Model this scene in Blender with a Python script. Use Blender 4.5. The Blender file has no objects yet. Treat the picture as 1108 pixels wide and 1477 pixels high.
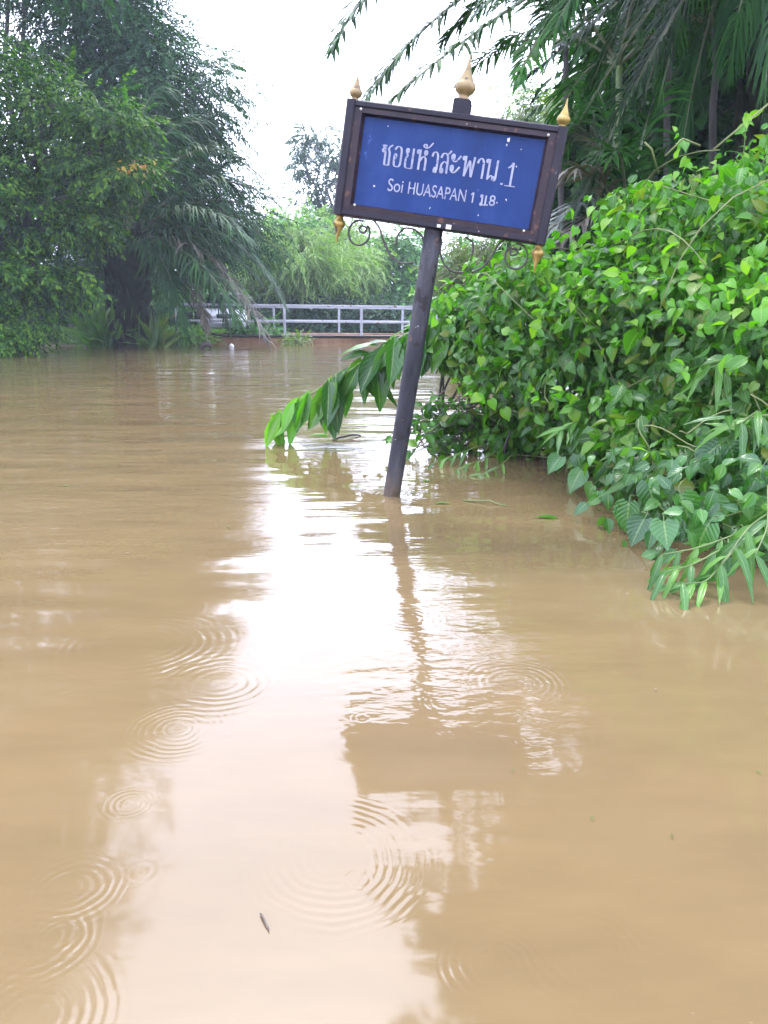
import bpy, math
import numpy as np
from mathutils import Vector, Matrix

rng = np.random.default_rng(11)
SC = bpy.context.scene
COL = SC.collection
R = math.radians

# ---------------------------------------------------------------- camera figures
F, PITCH, H = 1090.0, R(14.55), 0.95
CP, SP = math.cos(PITCH), math.sin(PITCH)


def at(px, py, Y):
    """a point of the place that the photograph shows at pixel px, py, standing Y metres ahead"""
    dx = (px - 554) / F
    dy = -(py - 738.5) / F
    d = np.array([dx, CP + dy * SP, -SP + dy * CP])
    return np.array([0, 0, H]) + d * (Y / d[1])


def wat(px, py, z=0.0):
    """the point on the water surface seen at pixel px, py"""
    dx = (px - 554) / F
    dy = -(py - 738.5) / F
    d = np.array([dx, CP + dy * SP, -SP + dy * CP])
    return np.array([0, 0, H]) + d * ((z - H) / d[2])


def unit(v):
    v = np.asarray(v, float)
    return v / np.maximum(np.linalg.norm(v, axis=-1, keepdims=True), 1e-9)


# ---------------------------------------------------------------- mesh building
class MB:
    """collects quads and triangles and links them as ONE mesh object"""

    def __init__(self):
        self.V, self.Q, self.T, self.UQ, self.UT, self.n = [], [], [], [], [], 0

    def add(self, V, Q=None, T=None, UV=None):
        V = np.asarray(V, float).reshape(-1, 3)
        UV = np.zeros((len(V), 2)) if UV is None else np.asarray(UV, float)
        if Q is not None and len(Q):
            Q = np.asarray(Q, int).reshape(-1, 4)
            self.Q.append(Q + self.n)
            self.UQ.append(UV[Q].reshape(-1, 2))
        if T is not None and len(T):
            T = np.asarray(T, int).reshape(-1, 3)
            self.T.append(T + self.n)
            self.UT.append(UV[T].reshape(-1, 2))
        self.V.append(V)
        self.n += len(V)
        return self

    def poly_box(self, lo, hi):
        x0, y0, z0 = lo
        x1, y1, z1 = hi
        V = [(x0, y0, z0), (x1, y0, z0), (x1, y1, z0), (x0, y1, z0), (x0, y0, z1), (x1, y0, z1), (x1, y1, z1), (x0, y1, z1)]
        return self.add(V, [(0, 3, 2, 1), (4, 5, 6, 7), (0, 1, 5, 4), (1, 2, 6, 5), (2, 3, 7, 6), (3, 0, 4, 7)])

    def tube(self, P, rad, n=8, cap=True):
        P = np.asarray(P, float)
        m = len(P)
        rad = np.broadcast_to(np.asarray(rad, float), (m,))
        T = unit(np.gradient(P, axis=0))
        ref = np.array([0.0, 0, 1]) if abs(T[0][2]) < 0.9 else np.array([1.0, 0, 0])
        u = unit(np.cross(T[0], ref))
        V = []
        a = np.arange(n) * 2 * math.pi / n
        for k in range(m):
            u = unit(u - T[k] * (u @ T[k]))
            w = np.cross(T[k], u)
            V.append(P[k] + rad[k] * (np.cos(a)[:, None] * u + np.sin(a)[:, None] * w))
        V = np.concatenate(V)
        Q = [(k * n + i, k * n + (i + 1) % n, (k + 1) * n + (i + 1) % n, (k + 1) * n + i) for k in range(m - 1) for i in range(n)]
        UV = np.stack([np.tile(a / 6.2832, m), np.repeat(np.linspace(0, 1, m), n)], 1)
        Tt = []
        if cap:
            V = np.concatenate([V, [P[0]], [P[-1]]])
            UV = np.concatenate([UV, [[.5, 0], [.5, 1]]])
            c0, c1 = m * n, m * n + 1
            Tt = [(c0, (i + 1) % n, i) for i in range(n)] + [(c1, (m - 1) * n + i, (m - 1) * n + (i + 1) % n) for i in range(n)]
        return self.add(V, Q, Tt, UV)

    def lathe(self, prof, n=20, origin=(0, 0, 0)):
        """prof: (radius, z) from bottom to top"""
        prof = np.asarray(prof, float)
        a = np.arange(n) * 2 * math.pi / n
        V = np.concatenate([np.stack([r * np.cos(a), r * np.sin(a), np.full(n, z)], 1) for r, z in prof]) + np.asarray(origin)
        m = len(prof)
        Q = [(k * n + i, k * n + (i + 1) % n, (k + 1) * n + (i + 1) % n, (k + 1) * n + i) for k in range(m - 1) for i in range(n)]
        return self.add(V, Q)

    def scatter(self, proto, Rm, T, S=None):
        """copies of proto = (V, Q, UV) at positions T with rotations Rm and sizes S"""
        V, Q, UV = proto
        M, n = len(T), len(V)
        if not M:
            return self
        S = np.ones(M) if S is None else S
        W = np.einsum('mij,nj->mni', Rm, V) * S[:, None, None] + T[:, None, :]
        QQ = (Q[None] + (np.arange(M) * n)[:, None, None]).reshape(-1, 4)
        return self.add(W.reshape(-1, 3), QQ, None, np.tile(UV, (M, 1)))

    def build(self, name, mat, parent=None, smooth=True):
        me = bpy.data.meshes.new(name)
        V = np.concatenate(self.V) if self.V else np.zeros((0, 3))
        Q = np.concatenate(self.Q) if self.Q else np.zeros((0, 4), int)
        T = np.concatenate(self.T) if self.T else np.zeros((0, 3), int)
        me.vertices.add(len(V))
        me.vertices.foreach_set('co', V.astype(np.float32).ravel())
        loops = np.concatenate([Q.ravel(), T.ravel()]).astype(np.int32)
        me.loops.add(len(loops))
        me.loops.foreach_set('vertex_index', loops)
        nq, nt = len(Q), len(T)
        me.polygons.add(nq + nt)
        start = np.concatenate([np.arange(nq) * 4, nq * 4 + np.arange(nt) * 3]).astype(np.int32)
        me.polygons.foreach_set('loop_start', start)
        me.polygons.foreach_set('use_smooth', np.full(nq + nt, smooth))
        uv = me.uv_layers.new(name='UVMap')
        U = np.concatenate(([np.concatenate(self.UQ)] if self.UQ else []) + ([np.concatenate(self.UT)] if self.UT else []))
        uv.data.foreach_set('uv', U.astype(np.float32).ravel())
        me.update(calc_edges=True)
        me.validate()
        if mat is not None:
            me.materials.append(mat)
        o = bpy.data.objects.new(name, me)
        COL.objects.link(o)
        o.parent = parent
        return o


def empty(name, loc, label, cat, group=None, rot=None):
    o = bpy.data.objects.new(name, None)
    COL.objects.link(o)
    o.empty_display_size = 0.2
    o.location = Vector(loc)
    if rot is not None:
        o.rotation_euler = rot
    tag(o, label, cat, group)
    return o


def tag(o, label, cat, group=None):
    o['label'] = label
    o['category'] = cat
    if group:
        o['group'] = group
    return o


def struct(o):
    o['kind'] = 'structure'
    return o


# ---------------------------------------------------------------- materials
def new_mat(name):
    m = bpy.data.materials.new(name)
    m.use_nodes = True
    nt = m.node_tree
    nt.nodes.clear()
    return m, nt, nt.nodes, nt.links


def nd(nodes, t, **kw):
    n = nodes.new(t)
    for k, v in kw.items():
        setattr(n, k, v)
    return n


def math_n(nt, op, a, b=None, c=None):
    n = nt.nodes.new('ShaderNodeMath')
    n.operation = op
    for i, v in enumerate((a, b, c)):
        if v is None:
            continue
        if isinstance(v, (int, float)):
            n.inputs[i].default_value = v
        else:
            nt.links.new(v, n.inputs[i])
    return n.outputs[0]


def ramp(nodes, stops, interp='LINEAR'):
    r = nodes.new('ShaderNodeValToRGB')
    r.color_ramp.interpolation = interp
    el = r.color_ramp.elements
    while len(el) < len(stops):
        el.new(0.5)
    for e, (p, c) in zip(el, stops):
        e.position = p
        e.color = (*c, 1) if len(c) == 3 else c
    return r


def leaf_mat(name, cols, rough=0.42, trans=0.35, vein=False, var=0.35, spec=0.5, nscale=0.7):
    m, nt, N, L = new_mat(name)
    geo = nd(N, 'ShaderNodeNewGeometry')
    k = len(cols)
    rp = ramp(N, [((i + 0.5) / k if k > 1 else 0, c) for i, c in enumerate(cols)])
    L.new(geo.outputs['Random Per Island'], rp.inputs[0])
    tc = nd(N, 'ShaderNodeTexCoord')
    no = nd(N, 'ShaderNodeTexNoise')
    no.inputs['Scale'].default_value = nscale
    no.inputs['Detail'].default_value = 3
    L.new(tc.outputs['Object'], no.inputs['Vector'])
    mr = nd(N, 'ShaderNodeMapRange')
    mr.inputs['From Min'].default_value, mr.inputs['From Max'].default_value = 0.3, 0.7
    mr.inputs['To Min'].default_value, mr.inputs['To Max'].default_value = 1 - var, 1 + var
    L.new(no.outputs['Fac'], mr.inputs['Value'])
    mul = nd(N, 'ShaderNodeVectorMath', operation='SCALE')
    L.new(rp.outputs['Color'], mul.inputs[0])
    L.new(mr.outputs[0], mul.inputs['Scale'])
    col = mul.outputs[0]
    bs = nd(N, 'ShaderNodeBsdfPrincipled')
    if vein:
        uv = nd(N, 'ShaderNodeUVMap')
        sep = nd(N, 'ShaderNodeSeparateXYZ')
        L.new(uv.outputs[0], sep.inputs[0])
        u = math_n(nt, 'ABSOLUTE', math_n(nt, 'SUBTRACT', sep.outputs[0], 0.5))
        mid = math_n(nt, 'LESS_THAN', u, 0.035)
        sv = math_n(nt, 'FRACT', math_n(nt, 'MULTIPLY', math_n(nt, 'SUBTRACT', sep.outputs[1], math_n(nt, 'MULTIPLY', u, 0.7)), 7.0))
        side = math_n(nt, 'LESS_THAN', sv, 0.12)
        vf = math_n(nt, 'MAXIMUM', math_n(nt, 'MULTIPLY', mid, 0.5), math_n(nt, 'MULTIPLY', side, 0.25))
        mx = nd(N, 'ShaderNodeMix', data_type='RGBA')
        L.new(vf, mx.inputs[0])
        L.new(col, mx.inputs[6])
        mx.inputs[7].default_value = (0.22, 0.32, 0.1, 1)
        col = mx.outputs[2]
        wv = math_n(nt, 'PINGPONG', sv, 0.5)
        bp = nd(N, 'ShaderNodeBump')
        bp.inputs['Strength'].default_value = 0.5
        bp.inputs['Distance'].default_value = 0.004
        L.new(wv, bp.inputs['Height'])
        L.new(bp.outputs[0], bs.inputs['Normal'])
    L.new(col, bs.inputs['Base Color'])
    bs.inputs['Roughness'].default_value = rough
    bs.inputs['Specular IOR Level'].default_value = spec
    tr = nd(N, 'ShaderNodeBsdfTranslucent')
    tint = nd(N, 'ShaderNodeVectorMath', operation='MULTIPLY')
    L.new(col, tint.inputs[0])
    tint.inputs[1].default_value = (1.25, 1.7, 0.3)
    L.new(tint.outputs[0], tr.inputs['Color'])
    ms = nd(N, 'ShaderNodeMixShader')
    ms.inputs[0].default_value = trans
    L.new(bs.outputs[0], ms.inputs[1])
    L.new(tr.outputs[0], ms.inputs[2])
    out = nd(N, 'ShaderNodeOutputMaterial')
    L.new(ms.outputs[0], out.inputs[0])
    return m


def surf_mat(name, stops, scale=8.0, rough=0.7, bump=0.0, bscale=None, stretch=(1, 1, 1), chips=None, metallic=0.0, detail=6.0, spec=0.5):
    """a solid surface: noise colour between stops, optional paint chips (colour, threshold, scale) and bump (metres)"""
    m, nt, N, L = new_mat(name)
    tc = nd(N, 'ShaderNodeTexCoord')
    mp = nd(N, 'ShaderNodeMapping')
    mp.inputs['Scale'].default_value = stretch
    L.new(tc.outputs['Object'], mp.inputs[0])
    no = nd(N, 'ShaderNodeTexNoise')
    no.inputs['Scale'].default_value = scale
    no.inputs['Detail'].default_value = detail
    no.inputs['Roughness'].default_value = 0.62
    L.new(mp.outputs[0], no.inputs['Vector'])
    rp = ramp(N, stops)
    L.new(no.outputs['Fac'], rp.inputs[0])
    col = rp.outputs[0]
    bs = nd(N, 'ShaderNodeBsdfPrincipled')
    if chips:
        for cc, th, cs in chips:
            n2 = nd(N, 'ShaderNodeTexNoise')
            n2.inputs['Scale'].default_value = cs
            n2.inputs['Detail'].default_value = 5
            n2.inputs['Roughness'].default_value = 0.6
            L.new(tc.outputs['Object'], n2.inputs['Vector'])
            r2 = ramp(N, [(th, (0, 0, 0)), (min(th + 0.03, 1), (1, 1, 1))])
            L.new(n2.outputs['Fac'], r2.inputs[0])
            mx = nd(N, 'ShaderNodeMix', data_type='RGBA')
            L.new(r2.outputs[0], mx.inputs[0])
            L.new(col, mx.inputs[6])
            mx.inputs[7].default_value = (*cc, 1)
            col = mx.outputs[2]
    L.new(col, bs.inputs['Base Color'])
    bs.inputs['Roughness'].default_value = rough
    bs.inputs['Metallic'].default_value = metallic
    bs.inputs['Specular IOR Level'].default_value = spec
    if bump:
        nb = nd(N, 'ShaderNodeTexNoise')
        nb.inputs['Scale'].default_value = bscale or scale * 2
        nb.inputs['Detail'].default_value = 5
        L.new(mp.outputs[0], nb.inputs['Vector'])
        bp = nd(N, 'ShaderNodeBump')
        bp.inputs['Distance'].default_value = bump
        L.new(nb.outputs['Fac'], bp.inputs['Height'])
        L.new(bp.outputs[0], bs.inputs['Normal'])
    out = nd(N, 'ShaderNodeOutputMaterial')
    L.new(bs.outputs[0], out.inputs[0])
    return m


M = {}
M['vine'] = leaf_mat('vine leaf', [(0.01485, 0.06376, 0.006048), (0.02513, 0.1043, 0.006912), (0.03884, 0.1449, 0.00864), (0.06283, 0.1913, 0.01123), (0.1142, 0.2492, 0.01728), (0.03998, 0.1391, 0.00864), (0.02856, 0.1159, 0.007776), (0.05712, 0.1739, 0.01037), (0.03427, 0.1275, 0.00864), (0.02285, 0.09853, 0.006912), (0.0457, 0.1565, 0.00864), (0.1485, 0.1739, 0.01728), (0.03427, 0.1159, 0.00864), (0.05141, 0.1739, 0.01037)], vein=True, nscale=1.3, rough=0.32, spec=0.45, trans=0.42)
M['vine_top'] = leaf_mat('light green vine leaf', [(0.04435, 0.1677, 0.006336), (0.07538, 0.2388, 0.009504), (0.1064, 0.2846, 0.01267), (0.1686, 0.3151, 0.0198)], vein=True, nscale=1.5, rough=0.34, spec=0.45, trans=0.42)
M['broad'] = leaf_mat('broad heart leaf', [(.018, .085, .014), (.03, .12, .02), (.04, .14, .022), (.06, .18, .02)], rough=0.26, trans=.3, vein=True, spec=0.55)
M['blade'] = leaf_mat('narrow blade leaf', [(.03, .11, .012), (.055, .16, .018), (.085, .21, .02)], rough=0.28, trans=.35, vein=True, spec=0.5)
M['lance'] = leaf_mat('lance leaf', [(.02, .09, .01), (.04, .14, .012), (.08, .20, .016)], vein=True, rough=0.3, spec=0.5, trans=0.4)
M['darktree'] = leaf_mat('fine dark foliage', [(0.00693, 0.03036, 0.01155), (0.01155, 0.04554, 0.01485), (0.01733, 0.06325, 0.01815), (0.03003, 0.09108, 0.0231)], trans=.22, nscale=.35, rough=0.7, spec=0.22)
M['midtree'] = leaf_mat('bank tree foliage', [(0.0081, 0.0352, 0.0048), (0.0162, 0.05808, 0.0064), (0.0324, 0.0968, 0.008), (0.09, 0.176, 0.0128)], trans=.3, nscale=.45, rough=0.65, spec=0.2)
M['orange'] = leaf_mat('turning leaf', [(.40, .16, .03), (.45, .30, .04), (.30, .30, .04)], trans=.3)
M['palm'] = leaf_mat('oil palm leaflet', [(0.00648, 0.033, 0.00576), (0.0108, 0.0495, 0.0072), (0.01836, 0.072, 0.00864)], rough=0.6, spec=0.18, trans=0.14)
M['palm_green'] = leaf_mat('green palm leaflet', [(0.0072, 0.045, 0.003), (0.0126, 0.06875, 0.0042), (0.0234, 0.1, 0.006)], rough=0.55, spec=0.2, trans=0.25)
M['palm_dead'] = leaf_mat('dry palm leaflet', [(0.091, 0.077, 0.063), (0.133, 0.112, 0.084), (0.168, 0.147, 0.119)], rough=.6, trans=.15, spec=.2)
M['palm_silver'] = leaf_mat('pale palm leaflet', [(.05, .07, .06), (.07, .10, .075), (.03, .06, .03)], trans=.15, rough=0.4, spec=0.4)
M['bamboo'] = leaf_mat('bamboo leaf', [(.10, .18, .045), (.14, .23, .06), (.18, .27, .075), (.23, .31, .11)], trans=.35, nscale=.3, rough=0.6, spec=0.2)  # its own yellow green, lightened further for distance haze
M['far'] = leaf_mat('haze paled foliage', [(0.052, 0.143, 0.039), (0.0715, 0.182, 0.0455), (0.104, 0.234, 0.0585)], trans=.25, nscale=.3, rough=0.6, spec=0.2)  # greens lightened to put distance haze into the colour
M['fardark'] = leaf_mat('far dark foliage', [(.015, .04, .02), (.025, .06, .025)], trans=.2, nscale=.3, rough=0.7, spec=0.2)
M['yellowgreen'] = leaf_mat('yellow green foliage', [(.05, .11, .02), (.09, .17, .025), (.15, .20, .03)], rough=.45, trans=.3)
M['brownish'] = leaf_mat('browning foliage', [(.06, .08, .02), (.09, .11, .03), (.06, .13, .02), (.12, .10, .04)], trans=.3, rough=0.6, spec=0.2)
M['croton'] = leaf_mat('yellow croton leaf', [(.35, .33, .03), (.45, .40, .04), (.20, .28, .03)], rough=.4, trans=.3)
M['grass'] = leaf_mat('bank grass', [(.06, .15, .02), (.09, .20, .03), (.12, .23, .04)], rough=.5, trans=.3)
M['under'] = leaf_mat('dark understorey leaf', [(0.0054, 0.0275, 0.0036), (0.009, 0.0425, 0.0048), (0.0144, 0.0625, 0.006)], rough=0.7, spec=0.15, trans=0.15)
M['bark'] = surf_mat('dark bark', [(.3, (.018, .016, .015)), (.7, (.06, .052, .045))], 6, .9, .02, 14, (1, 1, .35))
M['palmbark'] = surf_mat('oil palm trunk', [(.3, (.010, .010, .007)), (.7, (.030, .029, .018))], 5, .95, .03, 12, spec=.1)
M['stem'] = surf_mat('green stem', [(.3, (.05, .09, .02)), (.7, (.12, .16, .04))], 9, .5)
M['vinestem'] = surf_mat('pale vine stem', [(.3, (.07, .10, .02)), (.7, (.14, .15, .045))], 9, .6)
M['rachis'] = surf_mat('palm rachis', [(.3, (.06, .08, .03)), (.7, (.11, .12, .05))], 4, .5)
M['cane'] = surf_mat('bamboo cane', [(.3, (.10, .15, .04)), (.7, (.2, .22, .08))], 3, .5)
M['frame'] = surf_mat('sign frame paint', [(.3, (.006, .004, .009)), (.6, (.011, .008, .013)), (.8, (.024, .014, .017))], 7, .5, .0012, 30, (1, 1, 1),
                      chips=[((.06, .03, .022), .63, 16), ((.30, .28, .27), .72, 22)], spec=.25)
M['moulding'] = surf_mat('sign moulding paint', [(.3, (.010, .006, .009)), (.7, (.028, .015, .017))], 9, .5, .0015, 34, (1, 1, 1),
                         chips=[((.08, .038, .026), .60, 18), ((.3, .28, .26), .71, 26)], spec=.25)
M['panel'] = surf_mat('blue sign paint', [(.25, (.001, .014, .072)), (.5, (.003, .022, .10)), (.75, (.012, .036, .135))], 5, .5, .0004, 60, (1, 1, .5),
                      chips=[((.04, .08, .22), .68, 9), ((.20, .25, .36), .745, 40)], spec=.2)
M['letter'] = surf_mat('worn white paint', [(.3, (.14, .15, .21)), (.6, (.24, .25, .30))], 25, .5, 0, None, (1, 1, 1), chips=[((.02, .05, .16), .60, 40)])
M['gold'] = surf_mat('gold paint', [(.3, (.19, .12, .022)), (.7, (.36, .25, .06))], 22, .38, .0015, 70, metallic=.35, chips=[((.05, .03, .02), .60, 26)])
M['palegold'] = surf_mat('faded gold paint', [(.3, (.14, .095, .035)), (.7, (.27, .19, .075))], 22, .5, .0015, 70, metallic=.15, chips=[((.07, .05, .045), .60, 30)])
M['pole'] = surf_mat('grey pole paint', [(.30, (.008, .008, .011)), (.48, (.024, .024, .028)), (.60, (.05, .048, .05)), (.78, (.12, .115, .11))], 9, .6, .003, 36, (1, 1, .22),
                     chips=[((.014, .011, .010), .57, 15), ((.10, .05, .03), .66, 19), ((.2, .19, .18), .68, 30)], spec=.25)
pn_ = M['pole'].node_tree          # dried mud splashed on the foot of the pole, uneven along its upper edge
pb_ = next(n for n in pn_.nodes if n.type == 'BSDF_PRINCIPLED')
src = pb_.inputs['Base Color'].links[0].from_socket
tcp = pn_.nodes.new('ShaderNodeTexCoord')
spz = pn_.nodes.new('ShaderNodeSeparateXYZ')
pn_.links.new(tcp.outputs['Object'], spz.inputs[0])
nz = pn_.nodes.new('ShaderNodeTexNoise')
nz.inputs['Scale'].default_value = 22
nz.inputs['Detail'].default_value = 6
pn_.links.new(tcp.outputs['Object'], nz.inputs['Vector'])
edge = math_n(pn_, 'ADD', spz.outputs[2], math_n(pn_, 'MULTIPLY', nz.outputs['Fac'], -.28))
mk = pn_.nodes.new('ShaderNodeMapRange')
mk.inputs['From Min'].default_value, mk.inputs['From Max'].default_value = .02, -.12
pn_.links.new(edge, mk.inputs['Value'])
mxp = pn_.nodes.new('ShaderNodeMix')
mxp.data_type = 'RGBA'
pn_.links.new(math_n(pn_, 'MULTIPLY', mk.outputs[0], .75), mxp.inputs[0])
pn_.links.new(src, mxp.inputs[6])
mxp.inputs[7].default_value = (.085, .06, .034, 1)
pn_.links.new(mxp.outputs[2], pb_.inputs['Base Color'])
M['iron'] = surf_mat('black iron', [(.3, (.015, .014, .014)), (.7, (.05, .035, .028))], 20, .6)
M['bolt'] = surf_mat('pale bolt', [(.3, (.42, .40, .38)), (.7, (.6, .58, .55))], 40, .5)
M['concrete'] = surf_mat('stained concrete', [(.3, (.12, .058, .028)), (.5, (.22, .115, .06)), (.7, (.32, .20, .12))], 1.6, .85, .004, 12, (1, 1, .3))
M['deck'] = surf_mat('bridge deck', [(.3, (.05, .048, .045)), (.7, (.09, .085, .08))], 3, .8)
M['kerb'] = surf_mat('shadow dark kerb', [(.3, (.014, .012, .011)), (.7, (.035, .03, .027))], 4, .9, spec=.2)  # near-black tone paints in the shadow on the kerb front
M['rail'] = surf_mat('white painted rail', [(.3, (.27, .28, .30)), (.7, (.42, .42, .44))], 2.5, .6, chips=[((.14, .09, .06), .62, 5)], spec=.3)
M['soil'] = surf_mat('wet soil', [(.3, (.07, .05, .03)), (.7, (.18, .13, .08))], .8, .85, .02, 6)
M['path'] = surf_mat('pale dirt track', [(.3, (.26, .19, .13)), (.7, (.36, .28, .2))], 1.5, .9)
M['carpaint'] = surf_mat('white car paint', [(.3, (.75, .76, .78)), (.7, (.82, .82, .83))], 2, .25)
M['glass'] = surf_mat('dark car glass', [(.3, (.012, .015, .02)), (.7, (.02, .024, .03))], 2, .08)
M['rubber'] = surf_mat('black rubber', [(.3, (.012, .012, .012)), (.7, (.03, .03, .03))], 6, .8)
M['chrome'] = surf_mat('lamp glass', [(.3, (.5, .52, .55)), (.7, (.7, .7, .72))], 5, .15)
M['red'] = surf_mat('red plastic', [(.3, (.45, .05, .03)), (.7, (.6, .09, .05))], 5, .35)
M['deadwood'] = surf_mat('wet dead wood', [(.3, (.03, .022, .018)), (.7, (.09, .065, .05))], 30, .6)
M['duck'] = surf_mat('white plastic', [(.3, (.7, .68, .64)), (.7, (.8, .8, .78))], 8, .4)


# ---------------------------------------------------------------- leaf and spray shapes (base at 0, tip along +Y, face +Z)
def leaf_shape(profile, fold=.25, curl=.25, lobe=0.0, petiole=0.0):
    """profile: (t, half width) along a leaf one unit long; returns V, Q, UV"""
    V, UV = [], []
    for t, w in profile:
        y = petiole + t
        z = -curl * t * t
        back = lobe * max(0, 1 - t * 4)
        V += [(-w, y - back, z + fold * w), (-w * .5, y - back * .4, z + fold * w * .35), (0, y, z), (w * .5, y - back * .4, z + fold * w * .35), (w, y - back, z + fold * w)]
        UV += [(0, t), (.25, t), (.5, t), (.75, t), (1, t)]
    Q = [(5 * k + i, 5 * k + i + 1, 5 * k + 6 + i, 5 * k + 5 + i) for k in range(len(profile) - 1) for i in range(4)]
    V = np.array(V)
    UV = np.array(UV)
    if petiole:
        n = len(V)
        w = .012
        V = np.concatenate([V, [(-w, 0, .01), (w, 0, .01), (w, petiole + .02, 0), (-w, petiole + .02, 0)]])
        UV = np.concatenate([UV, [(.5, 0)] * 4])
        Q = Q + [(n, n + 1, n + 2, n + 3)]
    return V, np.array(Q), UV


HEART = [leaf_shape([(0, .20), (.12, .40), (.3, .46), (.55, .36), (.8, .16), (1, .005)], fold=f, curl=c, lobe=.16, petiole=.25) for f, c in ((.3, .3), (.1, .5), (.5, .15), (-.15, .45))]
OVATE = [leaf_shape([(0, .03), (.15, .24), (.38, .33), (.65, .25), (.87, .10), (1, .004)], fold=f, curl=c, petiole=.12) for f, c in ((.35, .3), (.15, .55), (.55, .2))]
LANCE = [leaf_shape([(0, .02), (.2, .10), (.45, .155), (.7, .135), (.88, .07), (1, .004)], fold=f, curl=c, petiole=.06) for f, c in ((.4, .25), (.2, .45), (.6, .12))]
BROADLANCE = [leaf_shape([(0, .02), (.14, .09), (.35, .165), (.6, .175), (.82, .10), (1, .004)], fold=f, curl=c, petiole=.07) for f, c in ((.45, .35), (.15, .6), (.7, .2), (-.2, .5))]
BLADE = [leaf_shape([(0, .02), (.15, .07), (.4, .085), (.7, .06), (1, .003)], fold=.4, curl=c) for c in (.2, .45, .7)]


def spray(nl, L, ll, lw, droop, ang, jit=.25, seed=0, taper=.5):
    """a twig with nl leaves (one folded quad each) along +Y"""
    r = np.random.default_rng(seed)
    V, Q = [], []
    for i in range(nl):
        t = (i + .6) / nl
        p = np.array([0, L * t, -droop * L * t * t])
        s = 1 if i % 2 else -1
        a = ang * s * (1 - .4 * t) + r.normal(0, jit)
        if i == nl - 1:
            a = r.normal(0, .2)
        l = ll * (1 - taper * abs(t - .45)) * r.uniform(.8, 1.2)
        d = unit(np.array([math.sin(a), math.cos(a), -.25 - droop * t + r.normal(0, jit * .6)]))
        up = unit(np.array([r.normal(0, .3), r.normal(0, .3), 1]))
        x = unit(np.cross(d, up))
        n = len(V)
        V += [p, p + d * l * .45 - x * lw / 2, p + d * l + np.array([0, 0, -.08 * l]), p + d * l * .45 + x * lw / 2]
        Q.append((n, n + 1, n + 2, n + 3))
    V = np.array(V)
    return V, np.array(Q), np.zeros((len(V), 2))


SPRAY = {
    'fine': [spray(17, .95, .20, .065, .35, 1.0, seed=k) for k in range(4)],
    'broad': [spray(11, .75, .24, .11, .3, .95, seed=10 + k) for k in range(4)],
    'bamboo': [spray(16, 1.1, .34, .06, .7, .6, seed=20 + k) for k in range(4)],
    'far': [spray(9, .9, .34, .17, .25, .9, seed=30 + k) for k in range(4)],
    'big': [spray(8, .6, .32, .15, .4, .8, seed=40 + k) for k in range(4)],
}


def frames(d, n):
    y = unit(d)
    x = unit(np.cross(y, n))
    z = np.cross(x, y)
    return np.stack([x, y, z], -1)


def shell_points(blobs, n, depth=.35, upper=False):
    """points near the surface of a union of ellipsoids, with outward normals"""
    B = np.array([list(c) + list(r) for c, r in blobs], float)
    area = (B[:, 3] * B[:, 4] + B[:, 3] * B[:, 5] + B[:, 4] * B[:, 5])
    P, Nn = [], []
    need = n
    while need > 0:
        k = rng.choice(len(B), need * 2 + 20, p=area / area.sum())
        d = unit(rng.normal(size=(len(k), 3)))
        if upper:
            d[:, 2] = np.where(d[:, 2] < -.35, -d[:, 2], d[:, 2])
        f = 1 - depth * rng.random(len(k)) ** 1.6
        p = B[k, :3] + d * B[k, 3:] * f[:, None]
        nn = unit(d / B[k, 3:])
        inside = np.zeros(len(k), bool)
        for j, b in enumerate(B):
            q = (((p - b[:3]) / b[3:]) ** 2).sum(1)
            inside |= (q < (1 - depth) ** 2) & (k != j)
        ok = np.where(~inside)[0][:need]
        P.append(p[ok])
        Nn.append(nn[ok])
        need -= len(ok)
    return np.concatenate(P), np.concatenate(Nn)


def crown_mesh(blobs, n_clump, per, clump_r, kind, size, droop=.3, depth=.5, flat=.55):
    mb = MB()
    C, Nn = shell_points(blobs, n_clump, depth)
    P = np.repeat(C, per, 0)
    o = rng.normal(size=P.shape) * clump_r * np.array([1, 1, flat])
    P = P + o
    Nr = np.repeat(Nn, per, 0)
    d = unit(Nr * np.array([1, 1, .35]) + unit(o) * .7 + rng.normal(size=P.shape) * .35 + np.array([0, 0, -droop]))
    n = unit(np.array([0, 0, 1.0]) + Nr * .3 + rng.normal(size=P.shape) * .35)
    Rm = frames(d, n)
    S = size * rng.uniform(.7, 1.25, len(P))
    which = rng.integers(0, 4, len(P))
    for k in range(4):
        s = which == k
        mb.scatter(SPRAY[kind][k], Rm[s], P[s], S[s])
    return mb, C


def wig(a, b, n=6, amp=.08):
    a, b = np.asarray(a, float), np.asarray(b, float)
    t = np.linspace(0, 1, n)[:, None]
    P = a + (b - a) * t
    L = np.linalg.norm(b - a)
    o = rng.normal(size=(n, 3)) * amp * L / n ** .5
    o[0] = o[-1] = 0
    P = P + o
    P[:, 2] += (np.sin(t[:, 0] * math.pi) * L * .06)
    return P


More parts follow.
